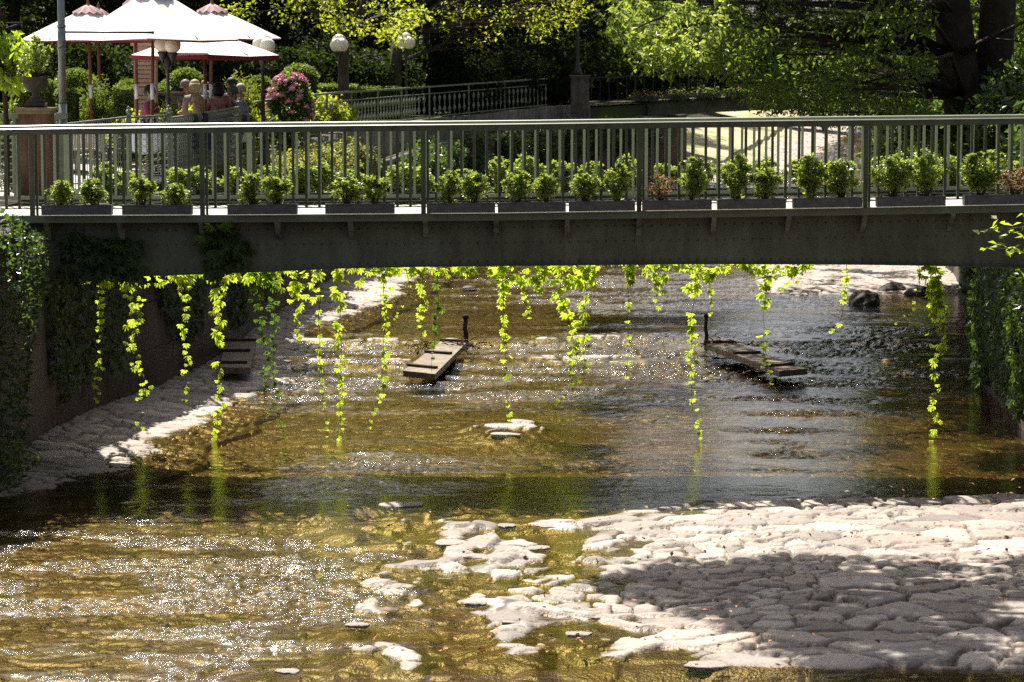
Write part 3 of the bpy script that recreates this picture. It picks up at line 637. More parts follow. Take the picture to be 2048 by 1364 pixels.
VS=[
([(190,548),(200,600),(195,700),(193,815)],'leftmost creeper strand hanging before the stained wall, thin, bright yellow green',.11,.8,.035),
([(255,548),(272,620),(262,690),(282,760),(280,852)],'broad bright creeper strand second from the left, tip over the sunlit cobbles',.12,1.5,.075),
([(372,545),(368,640),(370,700),(370,800)],'bright creeper strand hanging left of the wooden ledge, ending above the cobble bank',.12,1.0,.05),
([(437,540),(441,600),(432,700),(437,790),(430,892)],'long bright creeper strand with a gap, hanging just left of the wall ledge',.125,1.15,.05),
([(520,538),(518,620),(532,700),(528,780),(530,892)],'wide dark and bright creeper strand above the water near the left bank',.12,1.2,.06),
([(540,545),(548,640),(546,720),(552,810),(572,898)],'dark green creeper strand swinging right at its tip beside the wide strand',.115,.8,.035),
([(598,543),(590,620),(597,690)],'short bright creeper strand ending over the left bank stones',.12,.9,.045),
([(640,600),(638,680),(644,780),(656,870)],'thin creeper strand with sparse leaves between two bright ones',.09,.7,.02),
([(676,565),(680,640),(682,740),(680,885)],'long straight bright creeper strand left of the near wooden ramp',.12,1.0,.045),
([(764,543),(770,640),(765,760),(732,878)],'creeper strand curling left at its tip before the left wooden ramp',.11,.85,.04),
([(812,540),(818,580),(802,622),(782,645)],'very thin short creeper sprig curling left',.07,.6,.01),
([(852,538),(842,600),(845,672)],'bright creeper strand of medium length above the left wooden ramp',.125,1.0,.05),
([(874,538),(876,600),(868,680),(863,745)],'darker creeper strand crossing the left wooden ramp',.115,.95,.04),
([(1012,533),(1005,600),(1012,700),(1017,838)],'long bright creeper strand in mid river ending over the scattered stones',.125,.95,.045),
([(1035,535),(1048,590),(1062,637)],'short bright creeper strand slanting right in mid river',.115,.9,.035),
([(1085,535),(1072,600),(1048,645)],'short bright creeper strand slanting left in mid river',.115,.9,.04),
([(1120,533),(1122,600),(1145,660),(1150,740),(1132,790),(1108,812)],'heavy creeper strand with a reddish tip curling left over dark water',.13,1.25,.065),
([(1165,533),(1172,600),(1168,680),(1168,762)],'heavy leafy creeper strand just right of the heavy curled one',.13,1.25,.06),
([(1258,535),(1256,640),(1257,720),(1245,802)],'thin sparse creeper strand left of the right wooden ramp',.085,.85,.022),
([(1305,533),(1318,612)],'short dense bright creeper tuft under the middle of the girder',.125,1.4,.06),
([(1395,560),(1382,640),(1383,760),(1385,820),(1402,872)],'long dense bright creeper strand before the right wooden ramp',.125,1.2,.05),
([(1421,590),(1423,665)],'tiny pale creeper sprig beside the right post',.07,.8,.015),
([(1530,533),(1530,600),(1526,680),(1531,725),(1545,765)],'bright creeper strand hanging across the right wooden ramp',.125,1.05,.05),
([(1610,530),(1588,555),(1560,580)],'short creeper sprig slanting down left beyond the right ramp',.11,1.1,.03),
([(1695,528),(1690,600),(1680,640),(1655,672)],'curved bright creeper strand hanging before the dark boulder',.12,.95,.03),
([(1838,535),(1838,580),(1822,622),(1792,648)],'reddish brown creeper sprig curling left near the right wall',.075,.9,.015),
([(1850,540),(1874,600),(1868,700),(1868,780),(1866,870),(1860,912)],'longest dense creeper strand hanging near the right wall down to the water',.13,1.45,.06),
([(1868,540),(1888,620),(1884,700)],'bright leafy creeper strand right beside the longest one',.13,1.1,.05),
]
for i,(px,lab,size,dn,wd) in enumerate(VS):
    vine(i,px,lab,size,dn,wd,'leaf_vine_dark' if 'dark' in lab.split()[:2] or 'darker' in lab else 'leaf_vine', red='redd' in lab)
def leaf_mass(name,label,cat,pts,size,mname,seed,pal=True,group=None,facing=(0,-1,0),stems=None,up=.4):
    base=tuple(np.mean(pts,0)); root=empty(name,base,label,cat,group)
    L=MB(); L.quads(palmate(pts,size,seed,facing) if pal else leaves(pts,size,seed,.6,up,.3)); L.build('foliage',mname,root)
    if stems:
        m=MB()
        for s in stems: m.tube(s,.005,5)
        m.build('stems','twig',root)
    return root
def px_region(n,seed,poly_v,Yf,jY=.15):
    """points between two pixel curves poly_v=[(u,vtop,vbot)..] at distance Yf(u)"""
    r=np.random.RandomState(seed); us=np.array([p[0] for p in poly_v]); u=us.min()+r.rand(n)*(us.max()-us.min())
    vt=np.interp(u,us,[p[1] for p in poly_v]); vb=np.interp(u,us,[p[2] for p in poly_v]); v=vt+(vb-vt)*r.rand(n)
    out=[]
    for a,b in zip(u,v): out.append(tuple(W(a,b,Yf(a)+r.normal()*jY)))
    return np.array(out)
lm=px_region(520,1,[(170,530,560),(300,530,575),(420,530,555),(500,525,560),(620,520,600),(700,520,580),(790,520,545),(850,520,560),(950,520,545),(960,515,520),(1000,515,565),(1090,515,575),(1180,515,570),(1210,510,520),(1260,515,560),(1330,515,560),(1345,510,530),(1420,515,560),(1470,510,525),(1540,515,560),(1625,510,530)],lambda u:BB+.15,.06)
leaf_mass('creeper_fringe','fringe of bright creeper leaves spilling from under the whole girder','vine',lm,.10,'leaf_vine',31,stems=[[W(u,v,VY) for u,v in zip(range(a,a+420,30),[528+6*math.sin(k) for k in range(14)])] for a in (170,560,940,1200)])
lm=px_region(130,2,[(400,455,470),(415,440,560),(440,470,560),(470,440,520),(500,500,540)],lambda u:BY+.2,.06)
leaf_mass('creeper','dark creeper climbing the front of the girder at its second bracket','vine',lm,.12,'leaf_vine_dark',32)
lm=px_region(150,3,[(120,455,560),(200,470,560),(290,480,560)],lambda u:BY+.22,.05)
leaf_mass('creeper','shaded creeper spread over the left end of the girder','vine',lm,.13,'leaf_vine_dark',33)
lm=np.array([tuple(W(u,v,BY-.08)) for u,v in ((425,452),(440,450),(398,470),(405,475),(447,446),(86,462),(90,492))])
leaf_mass('creeper_sprig','pale lit creeper leaves in front of the planters at the second post','vine',lm,.13,'leaf_vine',34)
# ivy --------------------------------------------------------------
lm=px_region(1700,4,[(-20,425,1000),(20,425,985),(50,440,950),(62,455,700),(85,470,600),(92,500,560)],lambda u:31.2+ (u+20)/100*1.1,.3)
leaf_mass('ivy_mass','thick glossy ivy covering the wall at the left edge before the bridge','ivy',lm,.085,'leaf_ivy',41,pal=False,stems=[[W(u,430,31.4),W(u+8,600,31.3),W(u-6,800,31.2),W(u-8,950,31.1)] for u in (5,25,45)])
lm=px_region(160,14,[(-10,885,965),(40,880,950),(75,915,930)],lambda u:30.6,.15)
leaf_mass('weed','leafy weed with feathery sprays at the foot of the left wall','plant',lm,.07,'leaf_mid',44,pal=False)
def wall_ivy(n,seed,Y0,Y1,zlo,zhi,line,side,label,mname,size,pal=True):
    r=np.random.RandomState(seed); Y=Y0+(Y1-Y0)*r.rand(n); X=lerp(Y,line)+side*(.05+.12*r.rand(n)); k=fbm(Y*.9,Y*0,seed,3)
    lo=zlo+(zhi-zlo)*np.clip((k-.35)*1.6,0,.9); Z=zhi-(zhi-lo)*r.rand(n)**.8
    return leaf_mass('ivy_mass',label,'ivy',np.stack([X,Y,Z],1),size,mname,seed,pal,facing=(side,-.4,0))
wall_ivy(3600,5,35.8,48,.5,3.2,LW,1,'dark ivy trailing down the stained left wall behind the bridge','leaf_ivy',.12)
wall_ivy(1800,15,45,66,.7,3.0,LW,1,'ivy curtain on the left wall farther upstream','leaf_ivy',.13)
wall_ivy(5200,6,34.5,50,.3,3.5,RWL,-1,'dense dark ivy hanging over the right wall','leaf_ivy',.13)
wall_ivy(2600,16,50,75,.6,3.4,RWL,-1,'green creeper curtain on the right wall farther upstream','leaf_ivy',.15)
wall_ivy(2600,26,35.2,43,.05,1.9,RWL,-1,'ivy added at the foot of the right wall to shade its bare stone','leaf_vine_dark',.12)  # added leaf layer that keeps the sun off the bare lower wall
# ------------------------------------------------------------------ wooden ramps, posts, rocks in the river
def ramp(u_list,label,z0,z1,name='wooden_ramp'):
    """u_list: far-left, far-right, near-right, near-left pixel corners"""
    a,b,c,d=[G(u,v,z) for (u,v),z in zip(u_list,(z0,z0,z1,z1))]
    root=empty(name,tuple((a+b+c+d)/4-Vector((0,0,.1))),label,'ramp','wooden ramps in the weir')
    th=Vector((0,0,-.10)); m=MB(); m.add([a,b,c,d,a+th,b+th,c+th,d+th],[(0,3,2,1),(4,5,6,7),(0,1,5,4),(1,2,6,5),(2,3,7,6),(3,0,4,7)]); m.build('plank','wood',root)
    for f in (.0,.42,.86):
        p=a.lerp(d,f)+Vector((0,0,.022)); q=b.lerp(c,f)+Vector((0,0,.022)); m=MB(); m.bar(p,q-(q-p)*(.12 if f else 0),.09,.045); m.build('cleat','old_wood',root)
ramp([(882,682),(934,684),(870,748),(806,741)],'weathered wooden ramp slanting left in the sunlit weir',.24,.20)
ramp([(1408,686),(1468,686),(1615,737),(1558,742)],'grey wooden ramp slanting right in the shaded weir',.28,.24)
ramp([(450,682),(512,682),(500,735),(440,735)],'short wooden ramp against the left wall',.34,.28)
def post(u,vt,vb,z,label,r=.045):
    b=G(u,vb,z); root=empty('mooring_post',tuple(b-Vector((0,0,.3))),label,'post'); zt=W(u,vt,b.y).z; m=MB()
    m.tube([b-Vector((0,0,.3)),b+Vector((.01,0,.15)),Vector((b.x-.012,b.y,(zt+b.z)/2)),Vector((b.x,b.y,zt-.05))],[r,r*1.05,r*.92,r],9); m.build('shaft','old_wood',root,True)
    m=MB(); m.tube([Vector((b.x,b.y,zt-.06)),Vector((b.x,b.y,zt-.02)),Vector((b.x,b.y,zt+.01))],[r*1.25,r*1.3,r*.7],9); m.build('cap','old_wood',root,True); return b
b1=post(931,630,684,.12,'dark timber post with a pale cap at the head of the left ramp')
b2=post(1412,628,685,.12,'thin dark timber post at the head of the right ramp',.035)
def debris(u,v,label,seed,n=50,s=.3,z=.2):
    r=np.random.RandomState(seed); c=G(u,v,z); root=empty('driftwood',tuple(c),label,'driftwood'); m=MB()
    for i in range(22):
        p=c+Vector((r.normal()*s,r.normal()*s*.6,abs(r.normal())*.05)); d=Vector((r.normal(),r.normal(),r.normal()*.3)).normalized()*(.1+.15*r.rand()); m.tube([p,p+d*.5+Vector((0,0,.02)),p+d],[.01,.009,.004],5)
    m.build('twigs','bark',root); P=np.array([c])+r.normal(size=(n,3))*np.array([s,s*.6,.04]); L=MB(); L.quads(leaves(P,.07,seed,.6,.5)); L.build('leaf_litter','dead_leaf',root)['kind']='stuff'
debris(928,692,'twigs and dead leaves caught at the head of the left ramp',3,40,.16,.22); debris(848,698,'tangle of brown leaves on stones left of the left ramp',4,40,.2,.14); debris(1440,690,'twigs caught behind the head of the right ramp',8,25,.2,.25)
def rock(u,v,size,label,seed,z=.1,name='boulder',mname='rock',mod=1.):
    mod*=.55; c=G(u,v,z); bm=bmesh.new(); bmesh.ops.create_icosphere(bm,subdivisions=4,radius=1)
    P=np.array([v_.co for v_ in bm.verts]); n=(fbm(P[:,0]*1.3+seed,P[:,1]*1.3+P[:,2]*1.7,seed,4)-.5); n2=(fbm(P[:,0]*4+seed,P[:,1]*4+P[:,2]*5,seed+3,3)-.5)
    for v_,a,b in zip(bm.verts,n,n2):
        k=1+a*.8*mod+b*.22*mod; v_.co=Vector((v_.co.x*k*size[0],v_.co.y*k*size[1],max(v_.co.z*k,-.6)*size[2]))
    me=bpy.data.meshes.new(name); bm.to_mesh(me); bm.free(); me.materials.append(M[mname]); me.polygons.foreach_set('use_smooth',[True]*len(me.polygons))
    o=bpy.data.objects.new(name,me); COL.objects.link(o); o.location=c; o.rotation_euler=(0,0,seed*.7); tag(o,label,'rock'); return o
rock(1728,612,(.42,.35,.36),'large dark boulder in the water near the right bank',2)
rock(1785,588,(.34,.3,.26),'dark boulder behind and right of the largest one',5)
rock(1835,592,(.3,.4,.24),'dark boulder nearest the right wall ivy',9)
rock(939,579,(.2,.16,.09),'small lone dark rock in mid river',12)
rock(895,566,(.1,.1,.04),'tiny flat rock left of the small lone rock',14)
rock(765,608,(.22,.2,.05),'flat pale rock near the left bank upstream',16,mname='concrete')
rock(812,563,(.22,.2,.08),'pale rock in the shallows at the left bank',18,mname='concrete')
# individual pale stones standing clear of the water
def stone_proto(seed):
    bm=bmesh.new(); bmesh.ops.create_icosphere(bm,subdivisions=4,radius=1)
    P=np.array([v_.co for v_ in bm.verts]); th=np.arctan2(P[:,1],P[:,0]); r=1+.42*(fbm(np.cos(th)*1.2+seed*3,np.sin(th)*1.2,seed,3)-.5)*2; n2=(fbm(P[:,0]*3+seed,P[:,1]*3,seed+3,4)-.5)
    for v_,a,b in zip(bm.verts,r,n2):
        z=v_.co.z; z=math.copysign(abs(z)**.45,z); v_.co=Vector((v_.co.x*a,v_.co.y*a,z*(1+b*.5)+b*.35))
    me=bpy.data.meshes.new('river_stone'); bm.to_mesh(me); bm.free(); me.materials.append(M['stone']); me.polygons.foreach_set('use_smooth',[True]*len(me.polygons))
    return me
M['stone']=mat('stone',(.42,.36,.305),.75,.3,noise=(5,(.27,.235,.21),.35,.7),bump=(22,.7,.02))
SP=[stone_proto(i) for i in range(6)]
def stones():
    r=random.Random(8); L=[]
    named=[(805,1008,75),(930,1010,45),(860,1000,50),(905,1075,60),(985,1075,70),(830,1098,60),(945,1100,55),(790,1095,50),(710,1175,30),(780,1160,35),(850,1158,45),(915,1160,55),(955,1190,48),(800,1207,42),(895,1228,48),(715,1232,42),(960,1245,60),(1020,1190,45),(1030,1225,50),(920,1245,40),(485,1325,40),(575,1322,40),(775,1320,40),(855,1332,55),(1415,1310,75),(1365,1275,60),(1355,1170,60),(1100,1045,55),(1180,1035,55),(1010,1135,35),(1010,1045,40),(1230,1075,70),(870,1135,40),(1075,1085,45),(650,1175,25),(990,845,50),(1045,850,42),(950,850,35),(1100,868,35),(1010,868,50),(1060,882,30),(905,845,28),(1155,1250,45),(1240,1180,60),(1035,1290,40),(1200,1215,60),(1120,1175,55)]
    for i,(u,v,wd) in enumerate(named[::3]):
        c=G(u,v,0); Y=c.y; s=wd/2/(F/Y)*1.12
        o=bpy.data.objects.new('river_stone',SP[i%6]); COL.objects.link(o); o.location=(c.x,c.y,float(zw(Y))-.002); o.scale=(s,s*(.62+.4*r.random()),.014+.010*r.random()); o.rotation_euler=(r.uniform(-.04,.04),r.uniform(-.04,.04),r.uniform(-.3,.3)+(math.pi if r.random()<.5 else 0))
        tag(o,'flat pale stone standing just clear of the shallow water amid others alike','stone','flat pale stones in the shallows')
stones()
# fallen leaves on the cobbles
def litter():
    r=np.random.RandomState(3); P=[]
    for i in range(420):
        u=r.uniform(690,2040); v=r.uniform(1005,1330); c=G(u,v,.08 if u>1250 else .03); P.append((c.x,c.y,c.z+.02+ (max(0,u-1250)/185*.06)))
    m=MB(); m.quads(leaves(np.array(P),.055,4,.6,1.5,0)); o=m.build('fallen_leaves','dead_leaf'); tag(o,'scattered small brown fallen leaves on the cobbles','leaf litter',kind='stuff')
litter()
# ------------------------------------------------------------------ trees
def crown_tree(name,label,base,trunk,clumps,crad,per,lsize,leafm,barkm,seed,group=None,sq=(1,1,.65),up=.7,limbs=True,width=.5,droop=.25):
    root=empty(name,base,label,'tree',group); m=MB()
    for pts,rad in trunk: m.tube(pts,rad,10)
    if limbs:
        r=random.Random(seed); spine=[Vector(p) for p in trunk[0][0]]; step=max(1,len(clumps)//40)
        for c in clumps[::step]:
            c=Vector(c); k=min(range(len(spine)),key=lambda i:(spine[i]-c).length+ (4 if spine[i].z>c.z else 0)); s=spine[k]; mid=s.lerp(c,.5)+Vector((r.uniform(-.3,.3),r.uniform(-.3,.3),r.uniform(0,.5))); L=(c-s).length
            m.tube([s,s.lerp(mid,.6),mid,c],[.02+.012*L,.018+.008*L,.012+.006*L,.008],6)
    m.build('trunk',barkm,root,True)
    P=clump_pts(clumps,crad,per,seed,sq); L=MB(); L.quads(leaves(P,lsize,seed+1,width,up,droop)); L.build('crown',leafm,root)
    return root
def ell(n,c,rad,seed,shell=.45):
    r=np.random.RandomState(seed); d=unit(r.normal(size=(n,3))); q=shell+(1-shell)*r.rand(n,1); return (np.array(c)+d*q*np.array(rad)).tolist()
def trunkline(b,t,r0,r1,n=6,wob=.15,seed=0):
    r=random.Random(seed); b=Vector(b);t=Vector(t); pts=[b.lerp(t,i/(n-1))+(Vector((r.uniform(-wob,wob),r.uniform(-wob,wob),0)) if 0<i<n-1 else Vector()) for i in range(n)]
    return (pts,[r0+(r1-r0)*i/(n-1) for i in range(n)])
# bright spreading tree in the garden
def px_clumps(lst,seed,jy=1.2):
    r=random.Random(seed); return [tuple(W(u,v,Y+r.uniform(-jy,jy))) for u,v,Y in lst]
r_=random.Random(2)
def scat(n,poly,Yr,seed):
    r=random.Random(seed); us=[p[0] for p in poly]; out=[]
    while len(out)<n:
        u=r.uniform(us[0],us[-1]); vb=float(np.interp(u,us,[p[1] for p in poly])); v=r.uniform(-260,vb); out.append(tuple(W(u,v,r.uniform(*Yr))))
    return out
c1=scat(120,[(370,-5),(450,25),(560,40),(600,85),(640,60),(700,95),(760,55),(800,90),(850,40)],(70,77),3)
b=W(684,250,74); 
crown_tree('garden_tree','spreading bright yellow green tree with a forked trunk left of centre',(b.x,74,3.55),[trunkline((b.x,74,3.5),W(690,60,74),.17,.13,4,.03),trunkline(W(690,60,74),W(640,-80,74),.11,.05,4),trunkline(W(690,62,74),W(760,-60,74.5),.10,.04,4),trunkline(W(690,64,74),W(850,-20,75),.08,.03,4)],c1,.55,62,.13,'leaf_bright','bark_grey',5,'garden trees behind the terrace')
c2=scat(130,[(800,70),(850,95),(900,80),(960,100),(1010,60),(1060,70),(1130,75),(1170,10)],(82,91),4)
b=W(787,250,86); crown_tree('garden_tree','slim brown trunked tree just left of the lamp right of centre garden',(b.x,86,3.6),[trunkline((b.x,86,3.6),W(795,70,86),.22,.17,4,.03),trunkline(W(795,72,86),W(830,-90,86),.15,.06,4)],c2[:65],.6,60,.13,'leaf_bright','bark_grey',6,'garden trees behind the terrace')
b=W(852,240,91); crown_tree('garden_tree','upright trunk tree to the right of the garden lamps',(b.x,91,3.65),[trunkline((b.x,91,3.6),W(850,60,91),.20,.16,4,.03),trunkline(W(850,62,91),W(900,-90,91),.15,.06,4)],c2[65:],.6,60,.13,'leaf_bright','bark_grey',7,'garden trees behind the terrace')
# near left sprig tree
c3=[];rr=random.Random(4)
for i in range(34):
    u=rr.uniform(-60,45); v=rr.uniform(10,165) if u<20 else rr.uniform(70,165); c3.append(tuple(W(u-(20 if v<60 else 0),v,37.5+rr.uniform(-.5,.5))))
b=W(12,300,37.6); crown_tree('young_tree','young tree with large drooping lime green leaves at the left edge',(b.x,37.6,3.35),[trunkline((b.x,37.6,3.3),W(8,60,37.6),.045,.03,4,.02)],c3,.17,34,.15,'leaf_near','bark',9,None,(1,1,1),.1,True,.45,1.2)
# right-hand tree with a leaning double trunk, branches over the river
c4=[]; rr=random.Random(7)
for i in range(330):
    u=rr.uniform(1230,2150); vb=float(np.interp(u,[1230,1290,1340,1420,1500,1560,1620,1720,1800,1870,2000,2150],[60,110,135,125,185,225,215,235,240,170,120,160])); v=vb-abs(rr.gauss(0,1))*110
    c4.append(tuple(W(u,v,rr.uniform(46,58) if not 1850<u<2060 else rr.uniform(54,60))))

t0=W(1945,205,52); tl=W(1900,0,52)
lt=crown_tree('leaning_tree','big dark tree with two thick trunks at the upper right overhanging the river',(t0.x,52,4.0),[trunkline((t0.x-.1,52,3.8),W(1895,-60,52),.42,.36,5,.04),trunkline((t0.x+.45,52.4,3.8),W(2000,-60,52),.38,.36,5,.04),trunkline(W(1900,40,52),W(1550,60,50),.12,.05,6,.1),trunkline(W(1890,-20,52),W(1400,-20,49),.14,.04,6,.15),trunkline(W(1890,150,52),W(1640,190,51),.07,.02,6,.1)],c4,.42,70,.12,'leaf_mid','bark',11,None,(1,1,.8),.4,True,.45,.6)
cu=[]  # unseen upper foliage, set sunward of the lower branches to shade them
for i in range(210): cu.append((rr.uniform(.5,15),rr.uniform(49,66),rr.uniform(9.3,16)))
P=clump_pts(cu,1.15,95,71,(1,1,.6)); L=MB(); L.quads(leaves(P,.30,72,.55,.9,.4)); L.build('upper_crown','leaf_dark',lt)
c5=[tuple(W(u,v,42+rr.uniform(-.6,.6))) for u,v in [(1240,18),(1262,40),(1285,20),(1300,50),(1262,75),(1320,75),(1345,55),(1330,100),(1370,90),(1385,60),(1400,100),(1350,25),(1410,30),(1300,105),(1425,70),(1440,45),(1450,10),(1380,10)]]
crown_tree('overhanging_branch','pale bright leafy branch hanging into the top right of centre',tuple(W(1600,-200,42)),[([W(1600,-200,42),W(1480,-60,42),W(1380,10,42),W(1262,60,42)],[.06,.045,.03,.01])],c5,.17,46,.11,'leaf_box','bark',12,None,(1,1,1),.3,False,.5,.5)
# out-of-frame tree on the right bank whose crown shades the cobbles
c6=[];rr=random.Random(12)
def shade_clump(u,v,z):
    g=G(u,v,.2); h=z-.2; return (g.x-.25*h,g.y+.65*h,z)
for i in range(150):
    u=rr.uniform(1230,2150); vt=float(np.interp(u,[1230,1400,1500,1640,1760,1900,2150],[1095,1062,1070,1050,1062,1075,1070])); vb=float(np.interp(u,[1230,1400,1500,1600,1720,1850,2150],[1110,1165,1200,1245,1310,1385,1420])); v=rr.uniform(vt+6,vb)
    c6.append(shade_clump(u,v,rr.uniform(7.6,8.8)))
crown_tree('bank_tree','tree on the right bank whose crown throws the shade on the cobbles',(10.5,27,4),[trunkline((10.5,27,3.5),(8.6,29.5,8.6),.3,.2,5,.1),trunkline((8.6,29.5,8.6),(1.5,29,8.6),.16,.04,6,.1)],c6,.42,105,.17,'leaf_mid','bark',13,None,(1,1,.5),1.2)
c7=[];rr=random.Random(18)  # unseen crown: clumps placed sunward of chosen river and wall spots to shade them
for u,v,n in ((1200,790,7),(1300,780,9),(1400,640,9),(1250,645,12),(1150,655,8),(1700,640,7),(1600,560,8),(1750,565,8),(1965,830,12),(2015,890,12),(2040,800,12),(1965,760,10),(1905,715,8),(2110,790,14),(2085,740,14),(2065,700,12),(2120,850,12),(1820,760,10),(1600,700,10),(1720,700,12),(1850,690,12),(1480,680,7),(1650,880,5),(1180,880,5)):
    for _ in range(n):
        g=G(u+rr.gauss(0,45),v+rr.gauss(0,10),0); z=rr.uniform(9,12); c7.append((g.x-.25*z,g.y+.65*z,z))
crown_tree('bank_tree','unseen tree on the right bank, its crown placed to shade river and wall',(11,47,4),[trunkline((11.5,46,3.8),(10,47,12),.35,.2,6,.15),trunkline((10,47,9),(0,48,11.5),.15,.04,6,.3)],c7,.5,75,.2,'leaf_mid','bark',14,None,(1,1,.4),1.2)
# lit sprig near right edge in front of the girder
lp=[];rr=random.Random(3)
for u,v in [(1965,462),(1985,455),(2000,470),(2010,450),(2025,462),(2040,448),(2045,475),(1998,492),(1972,496),(2030,495),(2020,505),(2046,505),(2050,430),(2035,545),(2000,440)]:
    for _ in range(4): lp.append(tuple(W(u+rr.uniform(-9,9),v+rr.uniform(-5,5),30.5+rr.uniform(-.1,.1))))
rt=empty('leafy_branch',tuple(W(2060,480,30.5)),'bright leafy twig reaching in at the right edge before the girder','branch')
L=MB(); L.quads(leaves(np.array(lp),.10,5,.5,1.2,.2)); L.build('leaves','leaf_near',rt); m=MB(); m.tube([W(2120,440,30.5),W(2040,455,30.5),W(1970,462,30.5)],[.008,.006,.003],5); m.tube([W(2120,500,30.5),W(2040,498,30.5),W(1975,496,30.5)],[.008,.006,.003],5); m.build('twigs','twig',rt)
# woodland behind
def forest_proto(seed,h,rad):
    cl=[]; r=random.Random(seed)
    for i in range(150):
        z=r.uniform(.02,1); q=(1-.75*z**1.5)*(.5+.5*r.random())*rad; a=r.uniform(0,6.28); cl.append((q*math.cos(a),q*math.sin(a),.4+z*h))
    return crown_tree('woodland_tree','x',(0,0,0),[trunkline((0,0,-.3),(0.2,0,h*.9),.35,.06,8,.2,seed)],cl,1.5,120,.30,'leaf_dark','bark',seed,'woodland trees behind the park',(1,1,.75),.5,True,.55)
FP=[forest_proto(101,19,4.4),forest_proto(102,22,5.0),forest_proto(103,18,4.8),forest_proto(104,24,5.2)]
rr=random.Random(21); fpos=[]
for u,Y,s in [(-160,98,.8),(20,96,.75),(150,100,.85),(300,97,.8),(440,101,.8),(560,98,.75),(700,102,.8),(830,103,.8),(950,106,.85),(1060,112,.9),(-80,122,1),(120,125,1.05),(330,124,1.1),(540,127,1.05),(760,126,1.1),(960,132,1.1),(1130,128,.95),(1140,146,1.),(1900,108,.8),(2050,100,.8),(2180,96,.9),(1990,125,1.),(1830,130,.85),
            (-200,155,1.3),(60,158,1.3),(300,160,1.35),(560,158,1.35),(800,162,1.4),(1020,165,1.4),(1150,178,1.3),(1320,225,1.3),(1490,235,.6),(1600,232,.5),(1680,236,.5),(1545,240,.5),(1800,228,1.2),(1820,180,1.2),(1960,165,1.3),(2150,155,1.3),(1385,250,1.2),(1345,238,1.2),(1560,262,.5),(1750,250,1.25)]:
    x=W(u,150,Y).x; fpos.append((x,Y+rr.uniform(-2,2),s))
for i,(x,Y,s) in enumerate(fpos):
    nm='dark dense woodland tree behind the park, one of many in deep shade'
    o=place(FP[i%4],(x,Y,3.6 if Y<200 else 4.4),nm,'woodland trees behind the park',rr.uniform(0,6.28),(s,s,s*rr.uniform(.9,1.1)))
# understory along the garden's back edge
def bush_proto(seed,rx,ry,rz,n,size,mname,name='shrub',per=60,crad=.28,up=.5):
    t=empty(name,(0,0,0),'x','shrub'); cl=ell(n,(0,0,rz),(rx,ry,rz),seed,.55); cl=[c for c in cl if c[2]>.05]
    P=clump_pts(cl,crad,per,seed+1,(1,1,.8)); P=P[P[:,2]>0]; L=MB(); L.quads(leaves(P,size,seed+2,.55,up,.2)); L.build('foliage',mname,t)
    m=MB()
    for c in cl[::3]: m.tube([(c[0]*.1,c[1]*.1,-.1),(c[0]*.5,c[1]*.5,c[2]*.6),c],[.03,.02,.006],5)
    m.build('stems','twig',t); return t
dk=bush_proto(201,1.8,1.2,1.3,80,.16,'leaf_dark','understory_shrub',70,.45)
i=0
for u,Y in [(-100,84),(30,85),(140,83),(250,86),(380,84),(470,87),(560,85),(660,88),(760,87),(850,90),(930,90),(1010,95),(1090,104),(1180,119),(1260,124),(1215,121),(1290,118),(1340,122),(1240,128),(1880,90),(1980,84),(2080,80),(1800,112),(1150,135)]+[(u_,168+(u_%3)*3) for u_ in range(1150,1680,42)]:
    x=W(u,150,Y).x; place(dk,(x,Y,3.6 if Y<160 else 3.0),'dark understory shrub in the shade at the back of the garden','dark understory shrubs',i*1.7,((1,1,.9+.3*((i*7)%5)/5) if Y<160 else (1.7,1.7,1.9))); i+=1
# right bank shrubs
rb=bush_proto(211,1.2,1.0,.9,70,.15,'leaf_ivy','bank_shrub',70,.36); i=0
labs=['glossy shrub on the right bank top, nearest the bridge','second glossy shrub along the right bank','glossy shrub under the two thick trunks','rounded glossy shrub right of the trunks','leafy shrub on the bank beyond the trunks','leafy shrub farther up the right bank','shrub at the water side below the leaning tree','far shrub where the right bank bends','low shrub at the foot of the right trunks','shrub filling the right frame edge behind the railing']
for (x,Y,z,s) in [(8.6,38.5,3.1,1.0),(9.1,41.5,3.1,1.1),(9.2,46,3.2,1.0),(10.6,44,3.8,1.1),(10,52,3.2,1.1),(11.5,58,3.3,1.1),(10.2,60,1.3,1.0),(13,73,2.2,1.4),(10.2,50,3.6,1.0),(8.4,36.8,3.0,.9)]:
    place(rb,(x,Y,z),labs[i],'shrubs on the right bank',i*1.3,s); i+=1
rb2=bush_proto(221,.9,.8,.9,60,.13,'leaf_mid','bank_shrub',55,.32)
for k,(u,v,Y,s) in enumerate([(1800,235,60,.8),(1820,250,58,1.0),(1830,300,56,1.2),(1650,205,66,.55),(1840,360,54,1.0)]):
    p=W(u,v,Y); place(rb2,(p.x,p.y,p.z-1.2*s),['yellow green shrub below the overhanging branches','yellow green shrub at the right bank beside the river view','tall mid green shrub left of the ivy bank','small hanging shrub tip over the far river','mid green shrub low beside the right wall'][k],'yellow green bank shrubs',k*2.1,s)
